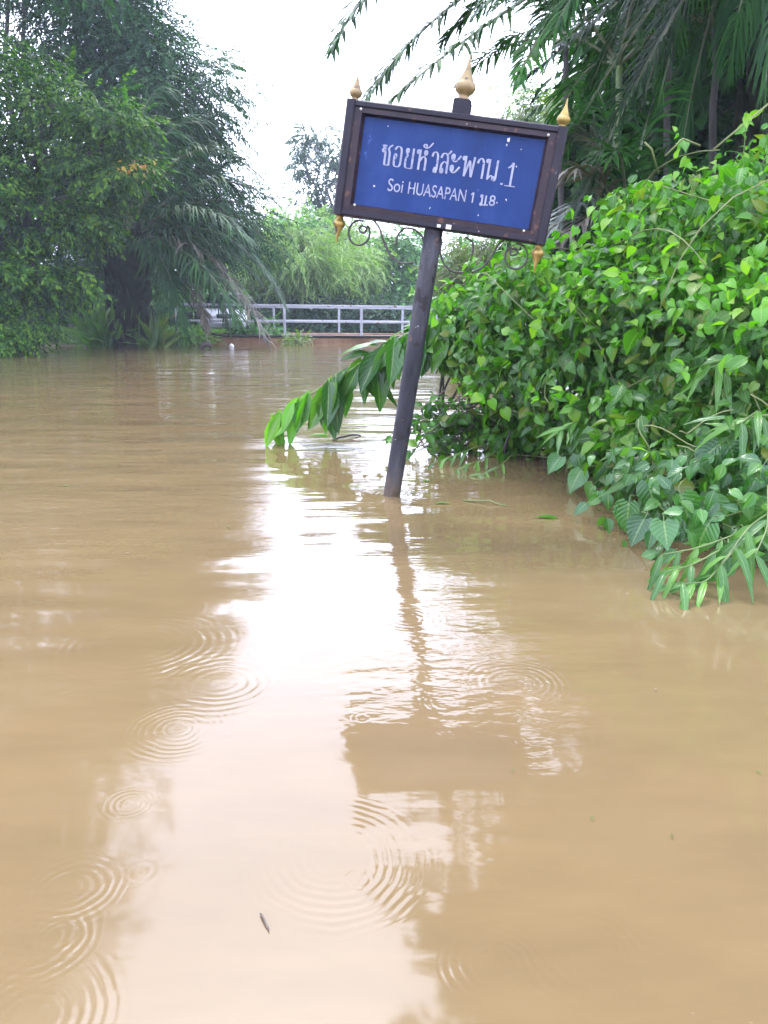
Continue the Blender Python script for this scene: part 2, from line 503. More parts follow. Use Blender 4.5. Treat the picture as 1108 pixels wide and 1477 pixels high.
def tree(name, label, cat, base, blobs, mat, kind='broad', size=1.0, n_clump=400, per=6, clump_r=.5, trunk_r=.2, limbs=26, droop=.3, depth=.5, group=None, fork=None, bark='bark'):
    base = np.asarray(base, float)
    root = empty(name, base, label, cat, group)
    blobs = [(np.asarray(c, float) - base, r) for c, r in blobs]
    mb, C = crown_mesh(blobs, n_clump, per, clump_r, kind, size, droop, depth)
    mb.build('crown', mat, root)
    tb = MB()
    top = np.mean([c for c, r in blobs], 0)
    fork = top * np.array([.5, .5, .45]) if fork is None else np.asarray(fork, float) - base
    P = wig((0, 0, -.6), fork, 8, .05)
    tb.tube(P, np.linspace(trunk_r * 1.15, trunk_r * .7, 8), 10)
    for c, r in blobs:
        P = wig(fork, c, 7, .10)
        tb.tube(P, np.linspace(trunk_r * .55, trunk_r * .16, 7), 7)
    for i in rng.choice(len(C), min(limbs, len(C)), replace=False):
        j = np.argmin([np.linalg.norm(C[i] - c) for c, r in blobs])
        P = wig(blobs[j][0] * .8 + fork * .2, C[i], 6, .12)
        tb.tube(P, np.linspace(trunk_r * .16, trunk_r * .03 + .006, 6), 5)
    tb.build('trunk', M[bark], root)
    return root


# ---------------------------------------------------------------- palms
def frond_mesh(mb, rb, base, ctrl, tip, n=55, ll=.8, lw=.035, hang=.6, start=.14, ragged=.15, rr=.03, seg=4):
    """a pinnate frond along a curved rachis; leaflets in mb, rachis in rb"""
    base, ctrl, tip = (np.asarray(v, float) for v in (base, ctrl, tip))
    t = np.linspace(0, 1, 18)[:, None]
    P = (1 - t) ** 2 * base + 2 * t * (1 - t) * ctrl + t * t * tip
    rb.tube(P, np.linspace(rr, rr * .15, 18), 6)
    tt = np.repeat(np.linspace(start, .995, n), 2)
    side = np.tile([1.0, -1.0], n)
    keep = rng.random(len(tt)) > ragged * .5
    tt, side = tt[keep] + rng.normal(0, .004, keep.sum()), side[keep]
    tt = np.clip(tt, 0, 1)
    q = tt[:, None]
    p = (1 - q) ** 2 * base + 2 * q * (1 - q) * ctrl + q * q * tip
    tan = unit(2 * (1 - q) * (ctrl - base) + 2 * q * (tip - ctrl))
    sv = unit(np.cross(tan, np.array([0, 0, 1.0])) + 1e-6)
    upv = np.cross(sv, tan)
    ang = (R(62) - tt * R(38)) + rng.normal(0, .10 + ragged * .4, len(tt))
    d = unit(sv * side[:, None] * np.sin(ang)[:, None] + tan * np.cos(ang)[:, None] + upv * rng.uniform(-.1, .45, len(tt))[:, None])
    L = ll * (.35 + .65 * np.sin(np.clip(tt * 1.05, 0, 1) * math.pi) ** .6) * rng.uniform(.8, 1.12, len(tt))
    h = hang * rng.uniform(.6, 1.3, len(tt))
    m = len(tt)
    pts = [p]
    dirs = []
    for k in range(seg):
        dk = unit(d + np.array([0, 0, -1.0]) * (h * (k / (seg - 1)) ** .9)[:, None] * 1.6)
        dirs.append(dk)
        pts.append(pts[-1] + dk * (L / seg)[:, None])
    dirs.append(dirs[-1])
    W = np.array([.5, 1.0, .85, .5, .06]) if seg == 4 else np.linspace(1, .06, seg + 1)
    cols = []
    for k in range(seg + 1):
        wv = unit(np.cross(dirs[k], upv + rng.normal(0, .05, upv.shape)))
        cols.append(pts[k] - wv * lw * W[k] / 2)
        cols.append(pts[k] + wv * lw * W[k] / 2)
    V = np.stack(cols, 1)
    Q = np.array([(2 * k, 2 * k + 1, 2 * k + 3, 2 * k + 2) for k in range(seg)])
    QQ = (Q[None] + (np.arange(m) * 2 * (seg + 1))[:, None, None]).reshape(-1, 4)
    mb.add(V.reshape(-1, 3), QQ)


def add_frond(root, base, ctrl, tip, mat, **kw):
    o = np.array(root.location)
    mb, rb = MB(), MB()
    frond_mesh(mb, rb, np.asarray(base) - o, np.asarray(ctrl) - o, np.asarray(tip) - o, **kw)
    f = mb.build('frond', mat, root)
    rb.build('rachis', M['rachis'], f)
    return f


def auto_frond(root, C, az, elev, L, droop, mat, **kw):
    C = np.asarray(C, float)
    hd = np.array([math.cos(az), math.sin(az), 0])
    ctrl = C + hd * L * .5 * math.cos(elev) + np.array([0, 0, L * .62 * math.sin(elev)])
    tip = C + hd * L * .86 * (.45 + .55 * math.cos(elev)) + np.array([0, 0, L * (.8 * math.sin(elev) - droop)])
    return add_frond(root, C, ctrl, tip, mat, **kw)


# ================================================================ SETTING
def ground_z(x, y):
    z = np.full_like(x, -.9)
    sm = lambda a, b, v: np.clip((v - a) / (b - a), 0, 1) ** 2 * (3 - 2 * np.clip((v - a) / (b - a), 0, 1))
    left = sm(23.0, 26.5, y + .12 * np.abs(x + 8)) * sm(-5.2, -6.8, x)
    z = np.maximum(z, -.9 + left * 1.12)
    right = sm(2.2, 6.0, x - .05 * (y - 5)) * sm(34, 26, y)
    z = np.maximum(z, -.9 + right * 1.35)
    far = sm(37, 41, y)
    z = np.maximum(z, -.9 + far * 1.3)
    farl = sm(-15, -30, x)
    z = np.maximum(z, -.9 + farl * 1.3)
    back = sm(60, 200, y)
    z = z + back * 2.0
    return z


gx = np.concatenate([np.linspace(-400, -45, 12), np.linspace(-42, 42, 113), np.linspace(45, 400, 12)])
gy = np.concatenate([np.linspace(-60, -3, 6), np.linspace(0, 60, 81), np.linspace(64, 600, 16)])
GX, GY = np.meshgrid(gx, gy)
GZ = ground_z(GX, GY) + .03 * np.sin(GX * 1.7 + GY) * np.cos(GY * 1.3)
nx, ny = len(gx), len(gy)
Q = [(j * nx + i, j * nx + i + 1, (j + 1) * nx + i + 1, (j + 1) * nx + i) for j in range(ny - 1) for i in range(nx - 1)]
struct(MB().add(np.stack([GX, GY, GZ], -1).reshape(-1, 3), Q).build('ground', M['soil']))

# water -----------------------------------------------------------
RINGS = [  # px, py, crest radius m, wavelength m, strength
    (100, 1283, .055, .0150, .55), (52, 1352, .060, .016, .42), (40, 1470, .08, .017, .3), (258, 1052, .08, .017, .35), (478, 1240, .105, .018, .55), 
    (588, 893, .08, .022, .5), (742, 985, .09, .02, .6), (715, 1392, .05, .015, .4), (850, 1375, .07, .017, .35), (205, 930, .16, .03, .4), (318, 985, .12, .028, .35),
]
for k in range(16):      # light rain: small rings scattered at random over the near water
    RINGS.append((rng.uniform(60, 1050), rng.uniform(880, 1440), rng.uniform(.015, .05), rng.uniform(.012, .02), rng.uniform(.15, .5)))
RINGS.append((565, 714, .11, .03, .8))
mw, nt, N, L = new_mat('muddy flood water')
tc = nd(N, 'ShaderNodeTexCoord')


def noise(vec, scale, sx, sy, detail=2.0, rough=.5, rot=0.0):
    mp = nd(N, 'ShaderNodeMapping')
    mp.inputs['Scale'].default_value = (sx, sy, 1)
    mp.inputs['Rotation'].default_value = (0, 0, rot)
    L.new(vec, mp.inputs[0])
    n = nd(N, 'ShaderNodeTexNoise')
    n.inputs['Scale'].default_value = scale
    n.inputs['Detail'].default_value = detail
    n.inputs['Roughness'].default_value = rough
    L.new(mp.outputs[0], n.inputs['Vector'])
    return n.outputs['Fac']


obj_v = tc.outputs['Object']
sepw = nd(N, 'ShaderNodeSeparateXYZ')
L.new(obj_v, sepw.inputs[0])
h = math_n(nt, 'MULTIPLY', noise(obj_v, 1.0, .55, 1.7, 2, .5, R(6)), .030)       # slow swell
calm = nd(N, 'ShaderNodeMapRange')
calm.inputs['From Min'].default_value, calm.inputs['From Max'].default_value = 1.3, 3.2
calm.inputs['To Min'].default_value, calm.inputs['To Max'].default_value = .22, 1.0
L.new(sepw.outputs[1], calm.inputs['Value'])
patch = nd(N, 'ShaderNodeMapRange')
patch.inputs['From Min'].default_value, patch.inputs['From Max'].default_value = .42, .64
L.new(noise(obj_v, .8, 1, .8, 2), patch.inputs['Value'])
rip = math_n(nt, 'MULTIPLY', noise(obj_v, 6.0, .5, 1.5, 2, .5, R(-8)), .0085)
rip = math_n(nt, 'MULTIPLY', rip, math_n(nt, 'ADD', math_n(nt, 'MULTIPLY', patch.outputs[0], .9), .1))
fine = math_n(nt, 'MULTIPLY', noise(obj_v, 22.0, .6, 1.3, 2, .5, R(10)), .0016)
fine = math_n(nt, 'MULTIPLY', fine, patch.outputs[0])
h = math_n(nt, 'MULTIPLY', math_n(nt, 'ADD', h, math_n(nt, 'ADD', rip, fine)), calm.outputs[0])
pc = wat(650, 960)      # a breath of wind roughens the water round the sign's reflection
pd = nd(N, 'ShaderNodeVectorMath', operation='DISTANCE')
L.new(obj_v, pd.inputs[0])
pd.inputs[1].default_value = (pc[0], pc[1], 0)
pm = nd(N, 'ShaderNodeMapRange')
pm.inputs['From Min'].default_value, pm.inputs['From Max'].default_value = .80, .35
L.new(math_n(nt, 'ADD', pd.outputs['Value'], math_n(nt, 'MULTIPLY', noise(obj_v, 5, 1, 1, 3), .5)), pm.inputs['Value'])
wav = math_n(nt, 'MULTIPLY', noise(obj_v, 17.0, .7, 1.5, 2, .5, R(-20)), .0032)
h = math_n(nt, 'ADD', h, math_n(nt, 'MULTIPLY', wav, pm.outputs[0]))
wob = math_n(nt, 'MULTIPLY', noise(obj_v, 8.0, 1, 1, 2), .03)
fd = nd(N, 'ShaderNodeMapRange')
fd.inputs['From Min'].default_value, fd.inputs['From Max'].default_value = .38, .60
L.new(noise(obj_v, 4.5, 1, 1, 1), fd.inputs['Value'])
ringfade = math_n(nt, 'ADD', math_n(nt, 'MULTIPLY', fd.outputs[0], .8), .2)
for px, py, r0, wl, st in RINGS:
    c = wat(px, py)
    dist = nd(N, 'ShaderNodeVectorMath', operation='DISTANCE')
    L.new(obj_v, dist.inputs[0])
    dist.inputs[1].default_value = (c[0], c[1], 0)
    r = dist.outputs['Value']
    k = math_n(nt, 'DIVIDE', math_n(nt, 'SUBTRACT', r, r0), r0 * .85)
    env = math_n(nt, 'MAXIMUM', math_n(nt, 'SUBTRACT', 1.0, math_n(nt, 'MULTIPLY', k, k)), 0.0)
    r = math_n(nt, 'ADD', r, wob)
    wv = math_n(nt, 'SINE', math_n(nt, 'MULTIPLY', r, 2 * math.pi / wl))
    env = math_n(nt, 'MULTIPLY', env, ringfade)
    h = math_n(nt, 'ADD', h, math_n(nt, 'MULTIPLY', math_n(nt, 'MULTIPLY', wv, env), .00040 * st * wl / .022))
bp = nd(N, 'ShaderNodeBump')
bp.inputs['Distance'].default_value = 1.0
bp.inputs['Strength'].default_value = 1.0
L.new(h, bp.inputs['Height'])
bs = nd(N, 'ShaderNodeBsdfPrincipled')
mud = ramp(N, [(.25, (.106, .072, .033)), (.5, (.121, .084, .039)), (.75, (.141, .101, .050))])
L.new(noise(obj_v, .45, .6, 1.6, 6, .62, R(12)), mud.inputs[0])
silt = nd(N, 'ShaderNodeMapRange')          # silt streaks and a little scum drifting on the surface
silt.inputs['From Min'].default_value, silt.inputs['From Max'].default_value = .3, .7
silt.inputs['To Min'].default_value, silt.inputs['To Max'].default_value = .90, 1.10
L.new(noise(obj_v, 3.2, .45, 1.5, 7, .68, R(14)), silt.inputs['Value'])
mm = nd(N, 'ShaderNodeVectorMath', operation='SCALE')
L.new(mud.outputs[0], mm.inputs[0])
L.new(silt.outputs[0], mm.inputs['Scale'])
sc1 = ramp(N, [(.735, (0, 0, 0)), (.765, (1, 1, 1))])
L.new(noise(obj_v, 70, .8, 1.2, 2, .5), sc1.inputs[0])
sc2 = ramp(N, [(.52, (0, 0, 0)), (.66, (1, 1, 1))])
L.new(noise(obj_v, 1.4, .7, 1.4, 3, .6, R(20)), sc2.inputs[0])
scum = nd(N, 'ShaderNodeMix', data_type='RGBA')
L.new(math_n(nt, 'MULTIPLY', sc1.outputs[0], sc2.outputs[0]), scum.inputs[0])
L.new(mm.outputs[0], scum.inputs[6])
scum.inputs[7].default_value = (.20, .165, .12, 1)
L.new(scum.outputs[2], bs.inputs['Base Color'])
bs.inputs['Roughness'].default_value = .055
bs.inputs['IOR'].default_value = 1.36
bs.inputs['Specular IOR Level'].default_value = .7
L.new(bp.outputs[0], bs.inputs['Normal'])
out = nd(N, 'ShaderNodeOutputMaterial')
L.new(bs.outputs[0], out.inputs[0])
struct(MB().add([(-400, -60, 0), (400, -60, 0), (400, 600, 0), (-400, 600, 0)], [(0, 1, 2, 3)]).build('water', mw, None, False))

# dirt track along the left bank, grass on the bank ----------------
tx = np.linspace(-30, -7.0, 24)
V, Q = [], []
for i, x in enumerate(tx):
    for dy in (0, 1.1, 2.2, 3.4):
        y = 28.6 + dy + .3 * math.sin(x * .5)
        V.append((x, y, float(ground_z(np.array([x]), np.array([y]))[0]) + .05))
for i in range(len(tx) - 1):
    for j in range(3):
        Q.append((4 * i + j, 4 * i + 4 + j, 4 * i + 5 + j, 4 * i + 1 + j))
struct(MB().add(V, Q).build('path', M['path']))

gp = np.stack([rng.uniform(-17, -6.2, 9000), 25.3 + rng.random(9000) ** 1.2 * 9, np.zeros(9000)], 1)
gp = gp[(gp[:, 1] < 28.2) | (gp[:, 1] > 32.4)]
gp[:, 2] = ground_z(gp[:, 0], gp[:, 1]) - .02
gp = gp[gp[:, 2] > -.12]
d = unit(np.array([0, 0, 1.0]) + rng.normal(0, .35, gp.shape))
g = MB().scatter(BLADE[1], frames(d, unit(rng.normal(size=gp.shape))), gp, rng.uniform(.15, .42, len(gp)))
go = g.build('grass', M['grass'])
go['kind'] = 'stuff'
tag(go, 'short green grass along the flooded left bank', 'grass')

# ================================================================ SIGN
B = wat(565, 714)
rx, ry, rz = R(.41), R(8.78), R(-8.9)
Rz = Matrix.Rotation(rz, 4, 'Z') @ Matrix.Rotation(rx, 4, 'X') @ Matrix.Rotation(ry, 4, 'Y')
sign = empty('street_sign', B, 'leaning blue soi name sign in dark frame on a grey pole standing in the flood', 'street sign', rot=Rz.to_euler())
CX, CZ, W, HH, w, hh = .021, 1.643, 1.057, .521, .872, .40
x0, x1, z0, z1 = CX - W / 2, CX + W / 2, CZ - HH / 2, CZ + HH / 2
a0, a1, b0, b1 = CX - w / 2, CX + w / 2, CZ - hh / 2, CZ + hh / 2
pb = MB()
zz = np.linspace(-.7, z0 + .004, 12)
pb.tube(np.stack([np.zeros(12), np.zeros(12), zz], 1), .046, 16)
pole = pb.build('pole', M['pole'], sign)


def rounded_bar(mb, lo, hi, r=.008):
    """box with chamfered long edges, extruded along its longest axis"""
    lo, hi = np.array(lo, float), np.array(hi, float)
    ax = int(np.argmax(hi - lo))
    u, v = [i for i in range(3) if i != ax]
    ring = [(lo[u] + r, lo[v]), (hi[u] - r, lo[v]), (hi[u], lo[v] + r), (hi[u], hi[v] - r), (hi[u] - r, hi[v]), (lo[u] + r, hi[v]), (lo[u], hi[v] - r), (lo[u], lo[v] + r)]
    V = []
    for e in (lo[ax], hi[ax]):
        for a, b in ring:
            p = [0, 0, 0]
            p[ax], p[u], p[v] = e, a, b
            V.append(p)
    Q = [(i, (i + 1) % 8, 8 + (i + 1) % 8, 8 + i) for i in range(8)]
    Q += [(0, 3, 2, 1), (0, 5, 4, 3), (0, 7, 6, 5), (8, 9, 10, 11), (8, 11, 12, 13), (8, 13, 14, 15)]
    mb.add(V, Q)


fr = MB()
ow = .045
rounded_bar(fr, (x0, -.062, z0), (x0 + ow, .055, z1))
rounded_bar(fr, (x1 - ow, -.062, z0), (x1, .055, z1))
rounded_bar(fr, (x0 + ow, -.058, z1 - .030), (x1 - ow, .05, z1), .006)
rounded_bar(fr, (x0 + ow, -.058, z0), (x1 - ow, .05, z0 + .030), .006)
fr.build('frame', M['frame'], sign, False)
ml = MB()


def bevel_ring(o, i, yo, yi):
    V = [(o[0], yo, o[2]), (o[1], yo, o[2]), (o[1], yo, o[3]), (o[0], yo, o[3]), (i[0], yi, i[2]), (i[1], yi, i[2]), (i[1], yi, i[3]), (i[0], yi, i[3])]
    ml.add(V, [(0, 1, 5, 4), (1, 2, 6, 5), (2, 3, 7, 6), (3, 0, 4, 7)])


o_ = (x0 + ow, x1 - ow, z0 + .030, z1 - .030)
i_ = (a0 - .012, a1 + .012, b0 - .008, b1 + .008)
i2 = (a0, a1, b0, b1)
bevel_ring(o_, i_, -.050, -.052)
bevel_ring(i_, i2, -.052, -.024)
ml.build('moulding', M['moulding'], sign, False)
pn = MB()
pn.poly_box((x0 + ow + .002, -.022, z0 + .031), (x1 - ow - .002, .03, z1 - .031))
panel = pn.build('panel', M['panel'], sign, False)

# finials: lotus-bud lathe
BUD = [(0, 0), (.024, 0), (.026, .010), (.019, .016), (.023, .024), (.034, .034), (.040, .047), (.041, .058), (.036, .070), (.028, .077), (.0285, .081), (.024, .088),
       (.0245, .092), (.019, .099), (.0195, .103), (.015, .110), (.0155, .114), (.011, .121), (.0118, .125), (.0085, .134), (.0058, .150), (.0035, .172), (0, .180)]


def finial(x, z, s, flip, mat, squash=1.0):
    prof = [(r * s, q * s * squash) for r, q in BUD]
    if flip:
        prof = [(r, -q) for r, q in prof][::-1]
    mb = MB().lathe(prof, 22, (x, 0, z))
    return mb.build('finial', mat, sign)


f = finial(CX + .020, z1 + .062, 1.22, False, M['palegold'], .92)
f['label'] = 'tall pale weathered bud finial on top of the frame'
fb = MB()
rounded_bar(fb, (CX - .022, -.045, z1 - .002), (CX + .062, .045, z1 + .064), .006)
fb.build('finial_base', M['frame'], sign, False)
for x, z, flip in ((x0 + .028, z1, False), (x1 - .028, z1, False), (x0 + .026, z0, True), (x1 - .026, z0, True)):
    pal = x < CX and not flip
    finial(x, z, .78, flip, M['palegold'] if pal else M['gold'], .95)

# wrought scrolls under the board


def wire(pts, r=.0055):
    pts = np.asarray(pts, float)
    mb = MB()
    t = np.arange(len(pts))
    tt = np.linspace(0, len(pts) - 1, len(pts) * 7)
    P = np.stack([np.interp(tt, t, pts[:, i]) for i in range(3)], 1)
    for _ in range(4):
        P[1:-1] = (P[:-2] + 2 * P[1:-1] + P[2:]) / 4
    mb.tube(P, r, 6)
    return mb


def sc_pts(L):
    return [(x, 0, z0 + z) for x, z in L]


aa = np.linspace(R(75), R(75 + 330), 16)
cxl, czl = x0 + .135, -.068
spiral = [(cxl + .055 * math.cos(a) , czl + .060 * math.sin(a)) for a in aa]
s_in = [(cxl + .05, czl + .012), (cxl + .03, czl + .0), (cxl + .005, czl + .005), (cxl - .005, czl + .022), (cxl + .012, czl + .036), (cxl + .03, czl + .03)]
wire(sc_pts(spiral + s_in[1:])).build('scroll_bracket', M['iron'], sign)
wire(sc_pts([(x0 + .20, 0), (x0 + .235, -.03), (x0 + .27, -.10), (x0 + .31, -.155), (x0 + .37, -.185), (x0 + .43, -.17)])).build('scroll_bracket', M['iron'], sign)
wire(sc_pts([(x0 + .33, -.10), (x0 + .33, -.05), (x0 + .36, -.012), (x0 + .41, -.012), (x0 + .455, -.04), (x0 + .475, -.09)])).build('scroll_bracket', M['iron'], sign)
wire(sc_pts([(.047, -.04), (.046, -.10), (.075, -.155), (.125, -.185), (.185, -.18)])).build('scroll_bracket', M['iron'], sign)
wire(sc_pts([(.16, -.012), (.20, -.03), (.21, -.07), (.205, -.12)])).build('scroll_bracket', M['iron'], sign)
mirror = [(2 * (CX) - x + .01, z) for x, z in spiral + s_in[1:]]
wire(sc_pts(mirror)).build('scroll_bracket', M['iron'], sign)
wire(sc_pts([(x1 - .20, 0), (x1 - .225, -.03), (x1 - .25, -.10), (x1 - .285, -.15), (x1 - .33, -.175)])).build('scroll_bracket', M['iron'], sign)

# bolts and pale patches on the frame by the pole
bo = MB()
rounded_bar(bo, (.062, -.064, z0 + .004), (.088, -.0585, z0 + .026), .002)
bo.build('clamp_plate', M['bolt'], sign, False)
bo = MB()
rounded_bar(bo, (.018, -.064, z0 + .006), (.036, -.0585, z0 + .021), .002)
bo.build('clamp_plate', M['bolt'], sign, False)
for bx_, bz_ in ((a0 - .018, b1 + .022), (a1 + .008, b1 + .016), (a0 + .012, b0 - .006), (a1 - .02, b0 - .012)):
    r_ = MB().lathe([(0, 0), (.006, .0), (.006, .003), (0, .005)], 10).build('rivet', M['bolt'], sign)
    r_.rotation_euler = (R(90), 0, 0)
    r_.location = (bx_, -.054, bz_)

# lettering --------------------------------------------------------
Minv = (Matrix.Translation(Vector(B)) @ Rz).inverted()


def board_xy(px, py):
    """pixel on the panel -> board x, z"""
    a, b = Minv @ Vector((0, 0, H)), Minv @ Vector(at(px, py, 4))
    t = (-.024 - a.y) / (b.y - a.y)
    p = a + (b - a) * t
    return p.x, p.z


def stroke(mb, pts, ox, oz, sx, sz, wmin, wmax, slope=0.0, y=-.0245):
    pts = np.array(pts, float)
    if len(pts) > 2:   # smooth
        t = np.arange(len(pts))
        tt = np.linspace(0, len(pts) - 1, (len(pts) - 1) * 5 + 1)
        pts = np.stack([np.interp(tt, t, pts[:, i]) for i in range(2)], 1)
        for _ in range(3):
            pts[1:-1] = (pts[:-2] + 2 * pts[1:-1] + pts[2:]) / 4
    P = np.stack([ox + pts[:, 0] * sx, oz + pts[:, 1] * sz + pts[:, 0] * sx * slope], 1)
    T = unit(np.gradient(P, axis=0))
    wd = wmin + (wmax - wmin) * np.abs(T[:, 1]) ** 1.5
    Nn = np.stack([-T[:, 1], T[:, 0]], 1)
    A, Bb = P - Nn * wd[:, None] / 2, P + Nn * wd[:, None] / 2
    n = len(P)
    stroke.k = getattr(stroke, 'k', 0) + 1
    yy = y - .00004 * (stroke.k % 40)
    V = [(p[0], yy, p[1]) for p in A] + [(p[0], yy, p[1]) for p in Bb]
    mb.add(V, [(i, i + 1, n + i + 1, n + i) for i in range(n - 1)])


def circ(cx, cy, r, a0=0, a1=360):
    return [(cx + r * math.cos(R(a)), cy + r * 1.1 * math.sin(R(a))) for a in np.linspace(a0, a1, 9)]


TH = {
    'so': [[(.02, .92), (.14, .98), (.20, .84), (.06, .74), (.14, .62), (.26, .70)], [(.36, .98), (.36, .06), (.42, .0)], [(.40, .01), (.80, .01)], [(.80, .0), (.80, .66), (.62, .80), (.74, .92), (1.02, 1.02)], [(.24, .98), (.36, .96)]],
    'o': [circ(.24, .52, .10), [(.13, .50), (.13, .12), (.26, .0), (.72, .0), (.88, .14), (.88, .80), (.72, .99), (.32, .99), (.12, .82)]],
    'yo': [circ(.26, .86, .10), [(.17, .80), (.34, .60), (.16, .48), (.16, .10), (.26, .0), (.80, .0)], [(.82, 0), (.82, 1.0)]],
    'ho': [circ(.10, .88, .09), [(.24, 1.0), (.24, .0)], [(.26, .42), (.52, .70), (.74, .62), (.78, .46), (.78, .0)], circ(.72, .88, .10), [(.62, .72), (.80, .80)]],
    'an': [circ(.20, .24, .17), [(.08, .16), (.30, -.02), (.62, .16), (.95, .68)]],
    'wo': [[(.10, .74), (.20, .94), (.50, 1.0), (.76, .84), (.76, .12)], circ(.60, .10, .13)],
    'sa': [[(.08, .74), (.22, .95), (.52, 1.0), (.80, .82), (.80, .0)], [(.78, .48), (.46, .60), (.18, .44), (.16, .12)], circ(.28, .12, .11), [(.66, .92), (.84, 1.0), (1.04, 1.14)]],
    'a': [circ(.18, .86, .13), [(.10, .74), (.36, .62), (.62, .70), (.98, .96)], circ(.18, .32, .13), [(.10, .20), (.36, .08), (.62, .16), (.98, .42)]],
    'pho': [circ(.08, .88, .08), [(.19, 1.0), (.22, .0)], [(.23, .04), (.50, .78), (.54, .78), (.74, .02)], [(.76, .0), (.86, 1.0)]],
    'aa': [[(.06, .72), (.20, .93), (.48, 1.0), (.78, .84), (.78, .0)]],
    'no': [circ(.08, .90, .08), [(.22, 1.0), (.22, .0)], [(.24, .06), (.46, .26), (.70, .08)], circ(.70, .08, .10), [(.84, .02), (.84, 1.0)]],
    'one': [[(.10, .78), (.34, .86), (.56, 1.04)], [(.54, 1.04), (.54, .02)], [(.06, .0), (1.0, .0)]],
    'mo': [circ(.10, .88, .12), [(.24, 1.0), (.24, .06)], circ(.16, .10, .12), [(.26, .08), (.80, .02)], [(.82, .0), (.82, 1.0)]],
    'dot': [[(.3, .0), (.3, .16)]],
}
lt = MB()
ZX, ZY, ZS = 530, 190, 4.617      # where the letters lie on the panel


def zb(x):     # baseline of the first line, in the same reading
    return 218 + (x - 95) * (318 - 218) / (790 - 95)


for key, xa, xb in (('so', 86, 152), ('o', 164, 222), ('yo', 236, 304), ('ho', 318, 396), ('wo', 412, 470), ('sa', 472, 536), ('a', 544, 606), ('pho', 622, 708), ('aa', 716, 772), ('no', 778, 862), ('one', 908, 982)):
    ya = zb(xa) + (22 if key == 'one' else 0)
    p0 = board_xy(ZX + xa / ZS, ZY + ya / ZS)
    p1 = board_xy(ZX + xb / ZS, ZY + (ya + (xb - xa) * .144) / ZS)
    sx = p1[0] - p0[0]
    for s in TH[key]:
        stroke(lt, s, p0[0], p0[1], sx, .091 if key != 'one' else .10, .0040, .0102, (p1[1] - p0[1]) / sx)
p0 = board_xy(ZX + 374 / ZS, ZY + 108 / ZS)
for s in TH['an']:
    stroke(lt, s, p0[0], p0[1], .047, .042, .004, .008, -.02)
p0 = board_xy(ZX + 884 / ZS, ZY + 352 / ZS)
stroke(lt, TH['dot'][0], p0[0], p0[1], .02, .05, .01, .012)


def latin(body, xa, ya, xb, capz):
    """text set in the built-in face, squeezed to its width on the panel (xa..xb), baseline at ya"""
    cu = bpy.data.curves.new('lettering', 'FONT')
    cu.body = body
    cu.offset = .002
    ob = bpy.data.objects.new('lettering', cu)
    COL.objects.link(ob)
    dg = bpy.context.evaluated_depsgraph_get()
    me = bpy.data.meshes.new_from_object(ob.evaluated_get(dg))
    bpy.data.objects.remove(ob)
    V = np.array([v.co[:] for v in me.vertices])
    T = []
    me.calc_loop_triangles()
    T = [tuple(t.vertices) for t in me.loop_triangles]
    p0 = board_xy(ZX + xa / ZS, ZY + ya / ZS)
    p1 = board_xy(ZX + xb / ZS, ZY + (ya + (xb - xa) * .144) / ZS)
    lo, hi = V[:, 0].min(), V[:, 0].max()
    X = (V[:, 0] - lo) / (hi - lo)
    Z = V[:, 1] / .70 * capz
    lt.add(np.stack([p0[0] + X * (p1[0] - p0[0]), np.full(len(V), -.0252), p0[1] + X * (p1[1] - p0[1]) + Z], 1), None, T)
    bpy.data.meshes.remove(me)


latin('Soi', 132, 392, 232, .058)
latin('HUASAPAN', 268, 412, 650, .056)
latin('8', 806, 490, 846, .048)
p0 = board_xy(ZX + 748 / ZS, ZY + 487 / ZS)
p0 = board_xy(ZX + 684 / ZS, ZY + 470 / ZS)
stroke(lt, [(.0, .74), (.5, .92), (.9, 1.0)], p0[0], p0[1], .011, .046, .004, .006)
stroke(lt, [(.9, 1.0), (.9, .0)], p0[0], p0[1], .011, .046, .004, .0065)
p0 = board_xy(ZX + 748 / ZS, ZY + 487 / ZS)
for s in TH['mo']:
    stroke(lt, s, p0[0], p0[1], .030, .046, .004, .008)
p0 = board_xy(ZX + 792 / ZS, ZY + 492 / ZS)
stroke(lt, TH['dot'][0], p0[0], p0[1], .01, .04, .007, .008)
lt.build('lettering', M['letter'], panel, False)
# chips of missing paint and stuck bits on the panel
for px, py, s in ((734, 201, .010), (731, 209, .006), (730, 288, .006), (717, 292, .004), (745, 240, .004), (566, 305, .005), (620, 300, .005), (560, 182, .003), (752, 215, .004), (690, 310, .004), (540, 268, .006)):
    x, z = board_xy(px, py)
    a = np.sort(rng.uniform(0, 2 * math.pi, 7))
    rr = s * rng.uniform(.5, 1.2, 7)
    V = [(x, -.0256, z)] + [(x + r * math.cos(q) * .8, -.0256, z + r * math.sin(q) * 1.2) for q, r in zip(a, rr)]
    MB().add(V, None, [(0, 1 + i, 1 + (i + 1) % 7) for i in range(7)]).build('paint_chip', M['bolt'], panel, False)

